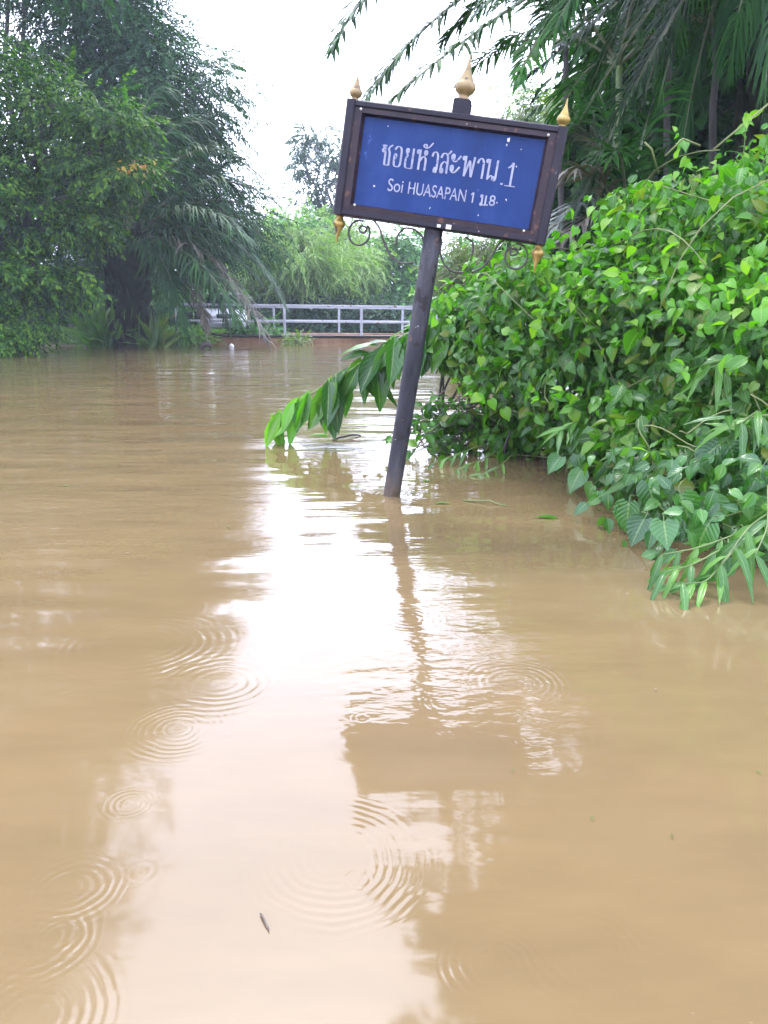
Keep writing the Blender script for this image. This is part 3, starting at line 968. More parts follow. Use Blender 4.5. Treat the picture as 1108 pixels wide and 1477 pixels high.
# ================================================================ BRIDGE
bl, br = np.array([-7.4, 26.6]), np.array([7.5, 28.9])
bd = br - bl
bl_len = float(np.linalg.norm(bd))
bang = math.atan2(bd[1], bd[0])
bridge = empty('road_bridge', (bl[0], bl[1], 0), 'low concrete bridge with pale railings just above the flood', 'bridge', rot=(0, R(.55), bang))
bm_ = MB()
rounded_bar(bm_, (-.9, 0, -.6), (bl_len, .32, .26), .02)
bm_.build('parapet', M['concrete'], bridge, False)
bm_ = MB()
rounded_bar(bm_, (-.95, -.06, .264), (bl_len, .40, .33), .015)
bm_.build('kerb', M['kerb'], bridge, False)
bm_ = MB()
bm_.poly_box((-3, .405, -.05), (bl_len, 5.2, .24))
bm_.build('deck', M['deck'], bridge, False)
bm_ = MB()
rounded_bar(bm_, (-.9, 5.205, -.6), (bl_len, 5.6, .30), .02)
bm_.build('parapet', M['concrete'], bridge, False)
for yy in (.17, 5.4):
    rl = MB()
    for z in (1.34, .80):
        rounded_bar(rl, (.25, yy - .035, z - .038), (bl_len, yy + .035, z + .038), .01)
    rl.build('railing', M['rail'], bridge, False)
    for k in range(6):
        ps = MB()
        xk = .3 * (k == 0) - .0 + k * 2.72 + (1.55 if yy > 1 else 1.25) * (k > 0) - (.0 if yy < 1 else .6)
        rounded_bar(ps, (xk - .045, yy - .04, .332), (xk + .045, yy + .04, 1.288), .01)
        ps.build('railing_post', M['rail'], bridge, False)

# ================================================================ VEHICLES behind the railing
def car():
    c = at(326, 470, 30.4)
    root = empty('parked_car', (c[0], c[1], .27), 'white car behind the bridge railing, half hidden by palm fronds', 'car', rot=(0, 0, R(101)))
    sec = [(-2.0, .42, .50, .62), (-1.95, .30, .78, .78), (-1.2, .22, .92, .84), (-.4, .22, .95, .86), (.9, .22, .95, .86), (1.5, .22, .98, .84), (2.0, .30, .95, .78), (2.05, .42, .70, .66)]
    V, Q = [], []
    for x, zl, zh, hw in sec:
        V += [(x, -hw * .9, zl), (x, -hw, (zl + zh) / 2), (x, -hw * .92, zh), (x, 0, zh + .03), (x, hw * .92, zh), (x, hw, (zl + zh) / 2), (x, hw * .9, zl), (x, 0, zl)]
    for k in range(len(sec) - 1):
        Q += [(8 * k + i, 8 * k + (i + 1) % 8, 8 * k + 8 + (i + 1) % 8, 8 * k + 8 + i) for i in range(8)]
    n = 8 * (len(sec) - 1)
    Q += [(0, 1, 2, 3), (0, 3, 4, 7), (4, 5, 6, 7), (n, n + 3, n + 2, n + 1), (n, n + 7, n + 4, n + 3), (n + 4, n + 7, n + 6, n + 5)]
    MB().add(V, Q).build('body', M['carpaint'], root)
    V = [(-1.1, -.70, .97), (1.5, -.70, 1.0), (1.5, .70, 1.0), (-1.1, .70, .97), (-.35, -.60, 1.46), (1.0, -.60, 1.48), (1.0, .60, 1.48), (-.35, .60, 1.46)]
    MB().add(V, [(0, 1, 5, 4), (1, 2, 6, 5), (2, 3, 7, 6), (3, 0, 4, 7)]).build('window', M['glass'], root, False)
    rf = MB()
    rounded_bar(rf, (-.42, -.63, 1.462), (1.06, .63, 1.53), .02)
    rf.build('roof', M['carpaint'], root)
    for x in (-1.25, 1.3):
        for s in (-1, 1):
            wb = MB().lathe([(0, -.09), (.2, -.09), (.30, -.07), (.31, 0), (.30, .07), (.2, .09), (0, .09)], 18)
            wo = wb.build('wheel', M['rubber'], root)
            wo.location = (x, s * .76, .31)
            wo.rotation_euler = (R(90), 0, 0)
            hb = MB().lathe([(0, -.1), (.17, -.1), (.17, .1), (0, .1)], 12)
            hb.build('hubcap', M['chrome'], wo)
    for s in (-1, 1):
        hl = MB()
        rounded_bar(hl, (-2.03, s * .5 - .16, .62), (-1.93, s * .5 + .16, .76), .02)
        hl.build('headlight', M['chrome'], root)
    gr = MB()
    rounded_bar(gr, (-2.03, -.30, .60), (-1.955, .30, .74), .02)
    gr.build('grille', M['rubber'], root)


car()


def motorbike():
    c = at(268, 470, 29.0)
    root = empty('parked_motorbike', (c[0], c[1], .27), 'small dark motorbike with red fairing beside the left end of the railing', 'motorbike', rot=(0, 0, R(205)))
    for x in (-.58, .58):
        t = np.linspace(0, 2 * math.pi, 21)
        wb = MB().tube(np.stack([.25 * np.cos(t), np.zeros(21), .25 * np.sin(t)], 1), .045, 8, False)
        wb.lathe([(0, -.03), (.05, -.03), (.05, .03), (0, .03)], 10)
        wo = wb.build('wheel', M['rubber'], root)
        wo.location = (x, 0, .29)
    b = MB()
    b.tube([(.42, 0, .62), (.2, 0, .48), (-.1, 0, .45), (-.5, 0, .60), (-.72, 0, .66)], [.09, .12, .15, .13, .05], 10)
    b.build('body', M['rubber'], root)
    b = MB().tube([(.46, 0, .60), (.40, 0, .74), (.36, 0, .90)], [.05, .10, .06], 10)
    b.build('fairing', M['red'], root)
    MB().tube([(-.70, 0, .60), (-.80, 0, .66)], [.06, .04], 8).build('tail_lamp', M['red'], root)
    b = MB()
    b.tube([(.58, 0, .29), (.48, 0, .6), (.40, 0, .95)], .03, 8)
    b.tube([(.36, -.32, 1.0), (.42, 0, .95), (.36, .32, 1.0)], .018, 8)
    b.build('handlebar', M['rubber'], root)
    b = MB()
    b.tube([(.05, 0, .66), (-.3, 0, .72), (-.68, 0, .76)], [.09, .12, .09], 10)
    b.build('seat', M['rubber'], root)


motorbike()

# ================================================================ LEFT SIDE
# oil palm at the water's edge
pbz = wat(192, 501)
pbase = np.array([pbz[0], pbz[1], 0.0])
palm = empty('oil_palm', pbase, 'thick dark oil palm with arching fronds at the edge of the left bank', 'palm')
tk = MB()
zz = np.linspace(-.8, 3.2, 14)
tk.tube(np.stack([.05 * np.sin(zz), .04 * np.cos(zz), zz], 1), .50 + .07 * np.sin(zz * 3) + np.where(zz > 2.5, .12, 0) + np.where(zz < .4, .12, 0), 14)
for k in range(170):
    z = rng.uniform(-.1, 3.3)
    a = rng.uniform(0, 2 * math.pi)
    r0 = .46
    dirv = np.array([math.cos(a), math.sin(a), 0])
    p = dirv * r0 + np.array([0, 0, z])
    tk.tube([p, p + dirv * .16 + np.array([0, 0, .18]), p + dirv * .2 + np.array([0, 0, .42])], [.10, .08, .03], 5)
tk.build('trunk', M['palmbark'], palm)
PC = pbase + np.array([0, 0, 3.0])


def pf(px_m, py_m, px_t, py_t, dy, **kw):
    kw = dict(dict(n=84, ll=1.25, lw=.06, hang=.85, ragged=.3, rr=.06), **kw)
    add_frond(palm, PC, at(px_m, py_m, pbase[1] + dy * .5), at(px_t, py_t, pbase[1] + dy), M[kw.pop('mat', 'palm')], **kw)


pf(330, 270, 412, 445, -.5)
pf(300, 300, 390, 500, -1.5, mat='palm_dead', ragged=.6)
pf(290, 200, 408, 300, .8)
pf(250, 120, 385, 265, 1.5)
pf(290, 330, 345, 470, -2.5, ragged=.6)
pf(235, 90, 330, 215, 2.0)
pf(200, 60, 250, 160, 1.0)
pf(120, 130, 60, 270, 1.0)
pf(100, 220, 30, 380, -1.0)
pf(300, 350, 330, 478, -.8, ragged=.4, ll=.8)
pf(320, 370, 372, 470, -1.0, ragged=.5, ll=.7)
pf(310, 240, 400, 365, .5)
pf(270, 300, 370, 400, -.8)
pf(240, 180, 350, 280, 1.6)
pf(215, 120, 290, 230, 1.2)
pf(170, 150, 130, 300, .6)
pf(240, 330, 262, 470, -1.8, ragged=.5)
pf(250, 320, 320, 440, -1.4)
pf(150, 280, 120, 430, -1.0, ragged=.5)
pf(280, 360, 300, 480, -1.2, mat='palm_dead', ragged=.6, ll=.7)
pf(160, 300, 90, 440, -1.5)
pf(270, 250, 360, 350, -2)
for az in np.linspace(0, 6.28, 9)[:-1]:
    auto_frond(palm, PC, az + .3, R(rng.uniform(35, 70)), rng.uniform(4.6, 6), rng.uniform(.1, .35), M['palm'], n=52, ll=.9, lw=.05, hang=.7, ragged=.25, rr=.06)

# ferns at the foot of the palm
for i, (px, py, Y, n, s, lab) in enumerate(((150, 497, 23.9, 110, 1.1, 'tuft of strappy ferns left of the oil palm base'), (222, 498, 23.8, 40, .8, 'pale fern tuft right of the oil palm base'))):
    p = at(px, py, Y)
    p[2] = -.05
    root = empty('fern_tuft', p, lab, 'fern', 'ferns at the foot of the palm')
    mb = MB()
    dd = unit(np.stack([rng.normal(0, .6, n), rng.normal(0, .6, n), rng.uniform(.6, 1.4, n)], 1))
    mb.scatter(BLADE[1], frames(dd, unit(rng.normal(size=(n, 3)))), rng.normal(0, .16, (n, 3)) * [1, 1, 0], s * rng.uniform(.7, 1.5, n))
    mb.build('fronds', M['yellowgreen' if i else 'grass'], root)

# yellow croton on the bank
p = at(140, 484, 26.2)
root = empty('croton_shrub', (p[0], p[1], .2), 'small shrub with bright yellow leaves on the left bank', 'shrub')
mb = MB()
n = 150
dd = unit(np.stack([rng.normal(0, .7, n), rng.normal(0, .7, n), rng.uniform(.1, 1.2, n)], 1))
mb.scatter(LANCE[0], frames(dd, unit(rng.normal(size=(n, 3)) + [0, 0, 1])), dd * rng.uniform(.15, .45, (n, 1)) + [0, 0, .18], rng.uniform(.22, .4, n))
mb.build('foliage', M['croton'], root)
sb = MB()
for k in range(6):
    a = k * 1.05
    sb.tube([(0, 0, -.2), (.1 * math.cos(a), .1 * math.sin(a), .2), (.25 * math.cos(a), .25 * math.sin(a), .5)], [.02, .015, .008], 5)
sb.build('stem', M['stem'], root)

# tall fine-leaved tree behind the palm
def blob(px, py, Y, rx_, ry_, rz_):
    return (at(px, py, Y), (rx_, ry_, rz_))


tree('tall_tree', 'tall blue green fine leaved tree rising behind the oil palm on the left', 'tree', (-12.5, 31.0, .2),
     [blob(150, 330, 30, 3.2, 2.6, 2.6), blob(235, 250, 30, 2.2, 2.4, 1.9), blob(285, 300, 30, 1.6, 2, 1.7), blob(190, 150, 30, 2.6, 2.6, 2.2), blob(255, 130, 29, 1.7, 2, 1.5), blob(135, 40, 30, 2.0, 2.4, 1.7),
      blob(172, 45, 30, 1.5, 2, 1.5), blob(330, 330, 30, 1.0, 1.5, 1.0), blob(110, -120, 31, 3.2, 3.2, 2.2)],
     M['darktree'], 'fine', 1.0, 1500, 6, .55, .32, 90, .35, .55)
tree('tall_tree', 'very tall bank tree off the left edge, its high crown mirrored in the water', 'tree', (-13.5, 18.5, .2),
     [((-8.6, 18.6, 11.2), (2.1, 2.2, 1.5)), ((-10.6, 18, 13.4), (2.4, 2.4, 1.8)), ((-9.9, 18, 16.0), (2.0, 2.2, 1.6)), ((-12, 18, 18.6), (2.4, 2.4, 2.0)), ((-13.5, 18.5, 14), (3, 3, 2.6)), ((-7.2, 19.5, 9.6), (1.3, 1.5, .8)), ((-11.5, 18.4, 10.2), (2.2, 2, 1.2))],
     M['darktree'], 'fine', 1.0, 760, 6, .5, .34, 60, .3, .6)
tree('tall_tree', 'tall bare stemmed tree at the far left edge with loose crown against the sky', 'tree', (-16.2, 30.0, .2),
     [blob(-150, 60, 30, 3.4, 3, 3.0), blob(-170, -180, 30, 4.5, 3.4, 3.4), blob(-60, -330, 30, 3.6, 3, 2.6), blob(-260, 200, 30, 4, 3, 3)],
     M['darktree'], 'fine', 1.0, 700, 6, .55, .3, 60, .3, .6)
for px, pt, Y, lab in ((14, -60, 27.0, 'slim dark bare trunk leftmost against the sky'), (40, -80, 27.8, 'slim dark leaning trunk right of the leftmost trunk')):
    b = at(px + 6, 470, Y)
    t_ = at(px - 4, pt, Y)
    root = empty('slim_tree', (b[0], b[1], .2), lab, 'tree', 'slim trunks at the left edge')
    mb = MB()
    P = wig((0, 0, -.4), t_ - np.array([b[0], b[1], .2]), 12, .02)
    mb.tube(P, np.linspace(.11, .06, 12), 8)
    for k in range(10):
        q = P[rng.integers(5, 12)]
        e = q + np.array([rng.normal(0, 1), rng.normal(0, 1), rng.uniform(.2, 1.2)])
        mb.tube(wig(q, e, 5), np.linspace(.03, .008, 5), 5)
    mb.build('trunk', M['bark'], root)
    cm, _ = crown_mesh([(P[-1] + [0, 0, .5], (1.6, 1.5, 1.3)), (P[-4] + [.3, 0, 0], (1.0, 1, .6))], 60, 5, .5, 'fine', .9)
    cm.build('crown', M['darktree'], root)

# nearer bank tree, layered boughs over the water
bt = tree('bank_tree', 'leafy green tree leaning over the water at the left edge with layered boughs', 'tree', (-12.4, 20.6, .1),
          [blob(95, 150, 20.5, 1.4, 1.5, .42), blob(165, 178, 20.2, .85, 1.2, .3), blob(60, 230, 20.5, 2.0, 1.6, .75), blob(160, 245, 20, .95, 1.2, .40), blob(70, 310, 20, 1.5, 1.5, .5),
           blob(5, 385, 20.2, 1.7, 1.6, .55), blob(75, 405, 19.8, .8, 1.1, .28), blob(135, 320, 20.2, .6, 1, .22), blob(-10, 420, 19.6, 1.0, 1.2, .25), blob(-60, 290, 20.5, 2.6, 2, 1.9), blob(-80, 120, 20.5, 2.5, 2, 1.6)],
          M['midtree'], 'broad', .66, 640, 8, .24, .26, 70, .35, .8)
mb = MB()
pp = np.array([at(x, y, 19.6) for x, y in zip(rng.normal(198, 15, 34), rng.normal(243, 6, 34))]) - np.array(bt.location)
mb.scatter(OVATE[0], frames(unit(rng.normal(size=(34, 3)) + [0, 0, -.8]), unit(rng.normal(size=(34, 3)) + [0, -1, 1])), pp, rng.uniform(.09, .17, 34))
ol = mb.build('orange_leaves', M['orange'], bt)
ol['label'] = 'cluster of orange and yellow leaves at a bough tip'

# low drooping shrub at the left water edge
tree('bank_shrub', 'low drooping shrub dipping into the water at the far left', 'shrub', (wat(25, 512)[0], 19.4, -.05),
     [blob(5, 480, 19.0, .6, .6, .3), blob(40, 470, 19.2, .5, .5, .2), blob(15, 498, 18.8, .5, .4, .16)], M['midtree'], 'broad', .5, 90, 6, .16, .05, 30, .5, .8)
# dark bank bushes closing the view under the boughs
for px, py, Y, r, lab, mt in ((60, 455, 35, (2.6, 1.6, 1.5), 'dark round bush behind the dirt track at far left', 'fardark'), (150, 440, 36, (2.2, 1.6, 1.9), 'dark bush behind the yellow croton', 'fardark'),
                              (265, 440, 36.0, (1.9, 1.5, 1.5), 'green bush behind the motorbike at the bridge end', 'far'), (-30, 420, 34, (3, 2, 2.4), 'tall dark bush at the left frame edge', 'fardark')):
    c = at(px, py, Y)
    tree('bank_bush', lab, 'bush', (c[0], c[1], .2), [(c, r), (c + [r[0] * .6, .3, -.4], (r[0] * .6, r[1] * .7, r[2] * .6))], M[mt], 'far', .75, 190, 6, .4, .1, 20, .2, .6, 'bushes along the left bank')
c = at(372, 468, 29.4)
tree('verge_plant', 'dark green shrub beside the white car behind the railing', 'plant', (c[0], c[1], .2), [(c + [0, 0, -.25], (.75, .5, .5)), (c + [-.55, 0, -.45], (.4, .4, .3))], M['far'], 'far', .4, 90, 5, .2, .04, 12, .2, .7)
# low plants at the bridge end
c = at(262, 490, 25.8)
tree('verge_plant', 'bright green weeds growing at the left end of the bridge', 'plant', (c[0], c[1], -.05), [(np.array([c[0], c[1], .25]), (.75, .5, .35)), (np.array([c[0] + .5, c[1], .35]), (.5, .4, .35))], M['grass'], 'broad', .45, 60, 5, .15, .03, 10, .1, .9)
c = at(428, 495, 26.0)
tree('verge_plant', 'small pale green weed growing against the concrete bridge beam', 'plant', (c[0], c[1], -.05), [(np.array([c[0], c[1], .12]), (.45, .2, .14))], M['yellowgreen'], 'broad', .35, 26, 4, .1, .02, 8, .1, .9)

# ================================================================ FAR TREES
def bamboo(px, py, Y, spread, top, lab, n=34):
    base = at(px, 470, Y)
    base[2] = .2
    root = empty('bamboo_clump', base, lab, 'bamboo', 'bamboo clumps beyond the bridge')
    cb, lb = MB(), MB()
    for k in range(n):
        a = rng.uniform(0, 2 * math.pi)
        s = spread * rng.uniform(.3, 1.0)
        zt = top * rng.uniform(.65, 1.0)
        p0 = np.array([rng.normal(0, .5), rng.normal(0, .5), -.2])
        hd = np.array([math.cos(a), math.sin(a), 0])
        t = np.linspace(0, 1, 12)[:, None]
        P = (1 - t) ** 2 * p0 + 2 * t * (1 - t) * (p0 + hd * s * .25 + [0, 0, zt * 1.15]) + t * t * (p0 + hd * s + [0, 0, zt * .72])
        cb.tube(P, np.linspace(.05, .01, 12), 5)
        m = 46
        q = rng.uniform(.25, 1, m)
        pt = np.stack([np.interp(q, t[:, 0], P[:, i]) for i in range(3)], 1) + rng.normal(0, .3, (m, 3))
        d = unit(rng.normal(size=(m, 3)) * [1, 1, .4] + hd * .6 + [0, 0, -.15])
        lb.scatter(SPRAY['bamboo'][k % 4], frames(d, unit(rng.normal(size=(m, 3)) * .4 + [0, 0, 1])), pt, rng.uniform(.6, 1.15, m))
    cb.build('cane', M['cane'], root)
    lb.build('foliage', M['bamboo'], root)


bamboo(430, 380, 41, 3.4, 6.4, 'pale yellow green bamboo clump above the middle of the bridge railing', 44)
bamboo(372, 390, 43, 2.6, 5.2, 'pale bamboo clump just right of the oil palm fronds', 26)
bamboo(500, 400, 44, 2.6, 5.4, 'lower pale bamboo clump between the tall bamboo and the dark tree', 24)

tree('far_tree', 'dark rounded tree beyond the bridge just left of the sign pole', 'tree', (at(565, 470, 46)[0], 46, .3), [blob(560, 400, 46, 1.9, 1.7, 1.6), blob(585, 360, 46, 1.2, 1.4, 1.0), blob(520, 430, 45, 1.4, 1.4, 1.1), blob(600, 430, 45, 1.6, 1.5, 1.2)], M['far'], 'far', .7, 420, 6, .4, .16, 40, .25, .6)
tree('far_tree', 'pale rounded tree top showing above the bamboo left of the sign board', 'tree', (at(430, 470, 56)[0], 56, .3), [blob(430, 335, 56, 2.6, 2, 1.7), blob(480, 355, 56, 2.4, 2, 1.6), blob(385, 350, 55, 2, 2, 1.5), blob(530, 370, 54, 2.4, 2, 1.6)], M['bamboo'], 'far', .85, 420, 6, .5, .2, 30, .25, .6)
tree('far_tree', 'tall thin hazy tree with open crown left of the sign board', 'tree', (at(475, 470, 58)[0], 58, .3),
     [blob(455, 195, 58, 1.5, 1.4, .65), blob(485, 225, 58, 1.6, 1.4, .9), blob(440, 240, 58, 1.3, 1.2, .55), blob(468, 265, 58, 1.2, 1.2, .6), blob(430, 215, 58, .8, 1, .3), blob(480, 300, 58, 1.4, 1.2, .9), blob(520, 260, 58, 1.5, 1.2, 1.4), blob(440, 285, 58, .8, 1, .3)],
     M['fardark'], 'far', .72, 210, 5, .35, .20, 60, .2, .9, fork=at(472, 330, 58))
tree('far_tree', 'dim green tree behind the pale bamboo and right of the oil palm', 'tree', (at(380, 470, 52)[0], 52, .3), [blob(395, 370, 52, 2.6, 2, 1.7), blob(350, 390, 50, 2.2, 2, 1.7), blob(450, 345, 54, 2, 2, 1.2)], M['far'], 'far', .9, 380, 6, .5, .2, 30, .25, .6)
tree('far_tree', 'hazy green tree seen right of the sign pole over the flooded gap', 'tree', (at(650, 470, 48)[0], 48, .3), [blob(650, 410, 48, 2.6, 2, 2.0), blob(700, 400, 48, 2.4, 2, 2.2), blob(620, 440, 46, 1.6, 1.5, 1.2)], M['far'], 'far', .85, 380, 6, .5, .2, 30, .25, .6)
tree('far_tree', 'dark low tree behind the white railing at mid bridge', 'tree', (at(470, 470, 40)[0], 39.6, .3), [blob(470, 462, 39.6, 2.2, .8, .9), blob(560, 462, 39.6, 2.0, .8, .8), blob(390, 462, 39.6, 1.8, .8, .8)], M['fardark'], 'far', .6, 330, 6, .3, .1, 30, .2, .7)
# continuous wooded ridge far behind
cm, _ = crown_mesh([((x, rng.uniform(66, 82), rng.uniform(1.5, 3.5)), (rng.uniform(4, 6), 3.5, rng.uniform(2.5, 3.8))) for x in np.arange(-75, 60, 5.5)], 1700, 6, .8, 'far', 1.5)
wd = cm.build('distant_woods', M['far'])
wd['kind'] = 'stuff'
tag(wd, 'hazy distant woods closing the view behind the bridge', 'woods')

# ================================================================ RIGHT SIDE
tree('scrub_tree', 'brownish scrubby tree showing under the right half of the sign board', 'tree', (at(700, 470, 25)[0], 25, .2), [blob(695, 365, 25, 1.1, 1.2, .75), blob(660, 395, 25, .8, 1, .5), blob(735, 370, 24.5, 1.0, 1, .7), blob(715, 430, 24, 1.6, 1.2, 1.0)], M['brownish'], 'fine', .62, 260, 6, .25, .07, 40, .35, .7)
tree('understorey_tree', 'yellow green tree top peeking above the right end of the sign board', 'tree', (at(800, 470, 20)[0], 20, .3), [blob(800, 165, 20, .9, 1, .7), blob(770, 190, 20, .55, .8, .4), blob(815, 220, 20, 1.2, 1, 1.0), blob(830, 300, 19, 1.5, 1.2, 1.3)], M['yellowgreen'], 'fine', .7, 320, 6, .28, .14, 40, .5, .7)
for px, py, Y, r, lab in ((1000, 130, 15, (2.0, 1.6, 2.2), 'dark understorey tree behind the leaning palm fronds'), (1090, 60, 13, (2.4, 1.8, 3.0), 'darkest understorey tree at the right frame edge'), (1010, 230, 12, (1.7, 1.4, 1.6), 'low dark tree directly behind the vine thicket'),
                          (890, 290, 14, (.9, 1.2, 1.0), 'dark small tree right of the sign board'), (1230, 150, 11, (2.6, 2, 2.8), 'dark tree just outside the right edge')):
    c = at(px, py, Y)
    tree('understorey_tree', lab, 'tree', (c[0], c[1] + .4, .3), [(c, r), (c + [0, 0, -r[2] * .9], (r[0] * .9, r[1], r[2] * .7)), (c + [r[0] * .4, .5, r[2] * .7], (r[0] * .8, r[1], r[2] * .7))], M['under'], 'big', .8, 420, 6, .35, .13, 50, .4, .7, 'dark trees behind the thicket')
# canopy over the right bank
tree('canopy_tree', 'large dark canopy tree overhanging the right bank above the palms', 'tree', (8.0, 12.5, .4),
     [((5.2, 11.0, 9.2), (2.6, 2.6, 1.6)), ((7.6, 11.5, 10.0), (3.4, 3, 2.2)), ((3.4, 10.0, 9.4), (1.8, 2.0, 1.2)), ((8.5, 9.5, 8.0), (3.0, 3, 2.0)), ((6.2, 8.0, 8.6), (2.4, 2.2, 1.4)), ((10, 13, 7), (3, 3, 2.5)), ((3.3, 9.4, 7.6), (2.2, 1.8, .7)), ((5.2, 9.0, 7.8), (2.2, 2.2, .8)), ((2.3, 8.9, 8.2), (1.2, 1.4, .6))],
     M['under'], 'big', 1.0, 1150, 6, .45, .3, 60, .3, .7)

# leaning palm whose fronds arch over the sign
pA = np.array([3.9, 8.2, .2])
pr = empty('arching_palm', pA, 'tall palm behind the thicket, its long fronds arching over the sign', 'palm')
CA = np.array([3.5, 7.9, 4.9])
tk = MB()
tk.tube(wig((0, 0, -.5), CA - pA, 10, .02), np.linspace(.20, .17, 10), 12)
for k in range(60):
    t = rng.uniform(.2, 1)
    p = (CA - pA) * t
    a = rng.uniform(0, 6.28)
    dv = np.array([math.cos(a), math.sin(a), 0])
    tk.tube([p + dv * .15, p + dv * .24 + [0, 0, .14], p + dv * .26 + [0, 0, .3]], [.06, .05, .02], 5)
tk.build('trunk', M['palmbark'], pr)
kwA = dict(n=84, ll=.55, lw=.026, hang=.6, ragged=.22, rr=.028)
for mid, tip, dy, hang, mt in (((735, -12, 6.6), (562, 146, 5.6), 0, .45, 'palm_green'), ((655, -75, 6.6), (530, 142, 5.9), 0, .6, 'palm'), ((590, -190, 6.2), (478, 75, 5.4), 0, .5, 'palm'), ((800, -40, 6.8), (745, 120, 5.6), 0, .5, 'palm_green'),
                               ((850, 45, 6.8), (758, 112, 6.6), 0, .4, 'palm'), ((760, -100, 7.2), (640, 60, 7.6), 0, .6, 'palm'), ((930, 60, 7.2), (835, 300, 7.2), 0, .8, 'palm'), ((900, 20, 7.0), (800, 250, 7.6), 0, .6, 'palm_green'),
                               ((960, -60, 7.6), (905, 250, 7.8), 0, 1.6, 'palm'), ((1000, -100, 7.4), (950, 150, 7.6), 0, 1.8, 'palm_green'), ((1080, -80, 7.4), (1050, 110, 7.4), 0, 1.8, 'palm'), ((930, -90, 7.2), (850, 130, 7.6), 0, 1.4, 'palm'),
                               ((1020, -40, 8.0), (985, 210, 8.2), 0, 1.6, 'palm'), ((1120, -60, 7.6), (1100, 170, 7.6), 0, 1.6, 'palm'), ((820, -140, 6.0), (690, 20, 5.6), 0, .7, 'palm'), ((900, -160, 6.4), (800, 40, 5.8), 0, .7, 'palm')):
    add_frond(pr, CA, at(*mid), at(*tip), M[mt], **dict(kwA, hang=hang, ll=.42 if tip[0] < 780 else .55, n=110 if tip[0] < 780 else 90, lw=.03 if tip[0] < 780 else .026))
for az in np.linspace(.2, 2.2, 7):
    auto_frond(pr, CA, az, R(rng.uniform(25, 65)), rng.uniform(3.2, 4.2), rng.uniform(.15, .4), M['palm'], **kwA)
# high palm beyond it whose crown closes the sky above the right bank
pB = np.array([4.8, 9.6, .3])
pr2 = empty('arching_palm', pB, 'taller palm farther back among the dark trees on the right', 'palm')
CB = np.array([4.4, 9.2, 7.2])
MB().tube(wig((0, 0, -.5), CB - pB, 10, .02), np.linspace(.2, .15, 10), 12).build('trunk', M['palmbark'], pr2)
for az in np.linspace(0, 6.28, 16)[:-1]:
    auto_frond(pr2, CB, az + .1, R(rng.uniform(5, 65)), rng.uniform(3.6, 4.6), rng.uniform(.2, .55), M['palm'], n=70, ll=.65, lw=.034, hang=.8, ragged=.2, rr=.035)

# clumping thin-stemmed palms behind the thicket
for i, (px, Y, tpx, tpy, mt, lab) in enumerate(((898, 9.0, 893, 95, 'palm_green', 'slender palm with a thin upright stem right of the sign'), (960, 9.6, 968, 60, 'palm_green', 'slender palm half hidden behind the thicket'),
                                                (1040, 8.6, 1030, 40, 'palm', 'slender dark palm near the right frame edge'), (815, 10.5, 816, 60, 'palm', 'slender palm whose thin stem rises by the right finial'))):
    b = at(px, 430, Y)
    b[2] = .1
    root = empty('slender_palm', b, lab, 'palm', 'slender palms behind the thicket')
    tp = at(tpx, tpy, Y)
    MB().tube(wig((0, 0, -.4), tp - b, 10, .012), np.linspace(.05, .035, 10), 8).build('trunk', M['stem' if i == 0 else 'bark'], root)
    for k in range(7):
        az = k * 2.4 + i
        auto_frond(root, tp, az, R(rng.uniform(10, 70)), rng.uniform(1.7, 2.3), rng.uniform(.2, .6), M[mt], n=34, ll=.5, lw=.035, hang=.7, ragged=.15, rr=.018)

# low stemless palm with silvery and dead fronds just right of the board
b = at(880, 420, 7.4)
b[2] = 0
root = empty('low_palm', b, 'low palm with silvery drooping and dry brown fronds beside the sign board', 'palm')
Cc = at(905, 330, 7.4)
MB().tube(wig((0, 0, -.4), Cc - b, 6, .02), np.linspace(.12, .10, 6), 10).build('trunk', M['palmbark'], root)
for mid, tip, mt in (((860, 250, 7.2), (800, 330, 6.8), 'palm_silver'), ((850, 200, 7.2), (795, 270, 7.0), 'palm_dead'), ((870, 170, 7.4), (820, 200, 7.4), 'palm_silver'), ((900, 180, 7.2), (880, 230, 6.6), 'palm_green'), ((950, 200, 7.4), (980, 260, 7.0), 'palm_green'),
                     ((870, 280, 7.0), (815, 345, 6.6), 'palm_dead'), ((930, 140, 7.6), (960, 120, 8.0), 'palm_green'), ((880, 140, 7.8), (850, 110, 8.2), 'palm_green')):
    add_frond(root, Cc, at(*mid), at(*tip), M[mt], n=34, ll=.42, lw=.034, hang=.5, ragged=.35, rr=.018)

# ---------------------------------------------------------------- vine covered thicket
tb_ = at(900, 600, 5.0)
thick_o = np.array([tb_[0], tb_[1], 0.0])
thick = empty('vine_thicket', thick_o, 'big thicket smothered in glossy green vine leaves on the right bank', 'thicket')
VB = [blob(1110, 385, 4.8, 1.05, 1.0, .64), blob(935, 432, 5.2, .75, .8, .54), blob(805, 462, 5.5, .70, .7, .46), blob(705, 470, 5.9, .42, .55, .40), blob(655, 470, 6.1, .22, .35, .30), blob(765, 575, 5.2, .36, .42, .42),
      blob(850, 560, 4.9, .62, .6, .56), blob(1000, 520, 4.4, .75, .7, .75), blob(1090, 620, 3.7, .60, .5, .5), blob(1010, 650, 3.6, .36, .36, .34), blob(1150, 500, 4.0, .8, .8, .75), blob(1160, 720, 3.1, .42, .4, .36),
      blob(715, 610, 5.4, .2, .25, .2), blob(1250, 430, 5.0, 1.2, 1.2, .8), blob(930, 600, 4.3, .42, .4, .36)]
VBl = [(c - thick_o, r) for c, r in VB]


